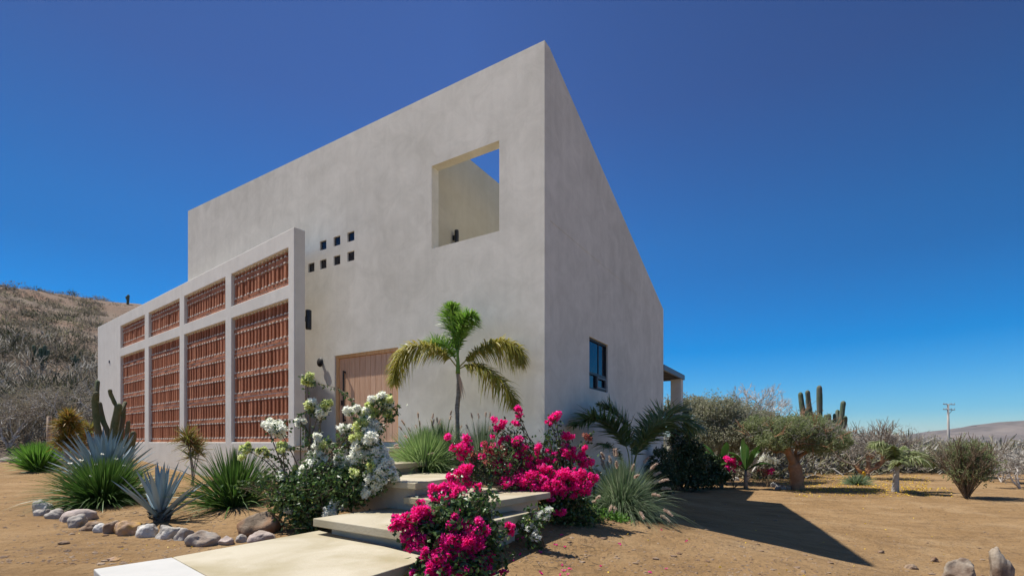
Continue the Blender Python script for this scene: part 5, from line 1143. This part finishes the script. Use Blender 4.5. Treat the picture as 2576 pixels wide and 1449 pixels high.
# thicket at the foot of the hill, left
P_, H_ = [], []
for k in range(420):
    Z = rng.uniform(24, 48); x = rng.uniform(-420, 330); X = (x-CX)/F*Z; P_.append([X, Z, max(G(X, Z), float(hillz(X, Z)))]); H_.append(rng.uniform(1.0, 2.2))
scrub('thicket', P_, H_, ['hill_brush', 'dark_brush', 'hill_brush', 'dry_twig'], 302, 90, 'grey tangle of dry brush at the foot of the hill on the left', lw=.035, wide=1.2, tl=.5)
# hillside scrub
HC = [hillhit(*p) for p in ((105, 927), (191, 932), (228, 922), (321, 766))]
P_, H_ = [], []
while len(P_) < 6200:
    Z = rng.uniform(36, 150); a = rng.uniform(-1.45, -.48); r = Z; X, Y = r*sin(a), r*cos(a); z = float(hillz(X, Y)); 
    if any((X-q[0])**2+(Y-q[1])**2 < 30 or (abs(X/Y-q[0]/q[1]) < .05 and 0 < q[1]-Y < 26 and rng.random() < .8) for q in HC): continue
    P_.append([X, Y, z-.05]); H_.append(rng.uniform(.4, 1.1)*(1+.6*(rng.random() < .08)))
scrub('hillside_scrub', P_, H_, ['hill_brush', 'hill_brush', 'hill_brush', 'brush_olive', 'hill_brush', 'dark_brush'], 303, 40, 'dry brown scrub scattered over the hillside on the left', lw=.11, wide=1.7, tl=.5)

# ------------------------------------------------------------------ small litter
rng = np.random.default_rng(400); mb = MB(); pts = []
def icos():
    b = bmesh.new(); bmesh.ops.create_icosphere(b, subdivisions=1, radius=1); V = np.array([v.co[:] for v in b.verts]); Fc = np.array([[v.index for v in f.verts] for f in b.faces]); b.free(); return V, Fc
IV, IF = icos()
n = 5200; x = rng.uniform(-60, 2640, n); y = 1449-300*rng.random(n)**1.4; 
keep = 0
u = (x-CX)/F; Zs = 1.6*F/np.maximum(y-HY, 30); Xs = u*Zs; zs = gz(Xs, Zs); r = rng.uniform(.006, .018, n)*np.where(rng.random(n) < .06, 2.4, 1)
V = IV[None]*r[:, None, None]*(1+rng.normal(0, .25, (n, len(IV), 1)))*np.array([1.3, 1.1, .6])+np.stack([Xs, Zs, zs], 1)[:, None]
mb.add(V.reshape(-1, 3), (IF[None]+(np.arange(n)*len(IV))[:, None, None]).reshape(-1, 3), 0)
kind(mb.build('gravel', M['rock_brown']), 'stuff', 'small stones strewn over the sandy ground', 'gravel')
mb = MB()
def strew(x0, x1, y0, y1, n, sz, sp=None):
    for k in range(n):
        g = hit(rng.uniform(x0, x1), rng.uniform(y0, y1)); kites(mb, (g+[0, 0, .012])[None], (rdir(rng, 1)*[1, 1, .15]), sz*rng.uniform(.6, 1.3), sz*.7, 0, rng)
strew(1960, 2340, 1194, 1236, 1500, .075); strew(2000, 2400, 1225, 1250, 500, .07); strew(1500, 2560, 1250, 1449, 40, .045); strew(60, 620, 1170, 1449, 34, .035); strew(330, 520, 1170, 1200, 40, .04)
kind(mb.build('fallen_petals', M['yellow']), 'stuff', 'yellow petals fallen on the sand round the trees and the bed', 'petals')
mb = MB()
def strewt(x0, x1, y0, y1, n, L_):
    for k in range(n):
        g = hit(rng.uniform(x0, x1), rng.uniform(y0, y1)); d = norm(rng.normal(size=3)*[1, 1, .1]); prisms(mb, [g+[0, 0, .01]], [g+[0, 0, .015]+d*L_*rng.uniform(.3, 1)], .004, .002, 0, 4)
strewt(430, 700, 1230, 1330, 60, .3); strewt(130, 420, 1260, 1330, 70, .22); strewt(1250, 1500, 1340, 1449, 60, .18); strewt(1750, 2300, 1200, 1260, 60, .4)
kind(mb.build('fallen_twigs', M['stem']), 'stuff', 'dry twigs lying on the soil under the plants', 'twigs')
mb = MB()
for (x0, x1, y0, y1, n) in ((1280,1440,1340,1449,16), (1500,1760,1300,1449,6), (1000,1060,1370,1400,4)):
    for k in range(n): g = hit(rng.uniform(x0, x1), rng.uniform(y0, y1)); kites(mb, np.repeat([g+[0, 0, .012]], 3, 0), rdir(rng, 3)*[1, 1, .3], .035, .028, 0, rng)
kind(mb.build('fallen_bracts', M['magenta']), 'stuff', 'pink bracts fallen on the soil', 'petals')

# ------------------------------------------------------------------ air
hz = MB(); hz.add(boxv((-6500, -6500, -6.5), (6500, 6500, 175)), BOXF)
hm = bpy.data.materials.new('haze'); hm.use_nodes = True; hn = hm.node_tree; hn.nodes.remove(hn.nodes['Principled BSDF'])
pv = hn.nodes.new('ShaderNodeVolumePrincipled'); pv.inputs['Color'].default_value = (.80, .84, .95, 1); pv.inputs['Density'].default_value = .00006; pv.inputs['Anisotropy'].default_value = .1
hn.links.new(pv.outputs[0], hn.nodes['Material Output'].inputs['Volume'])
kind(hz.build('haze', hm), 'stuff', 'thin pale air in front of the far hills', 'haze')
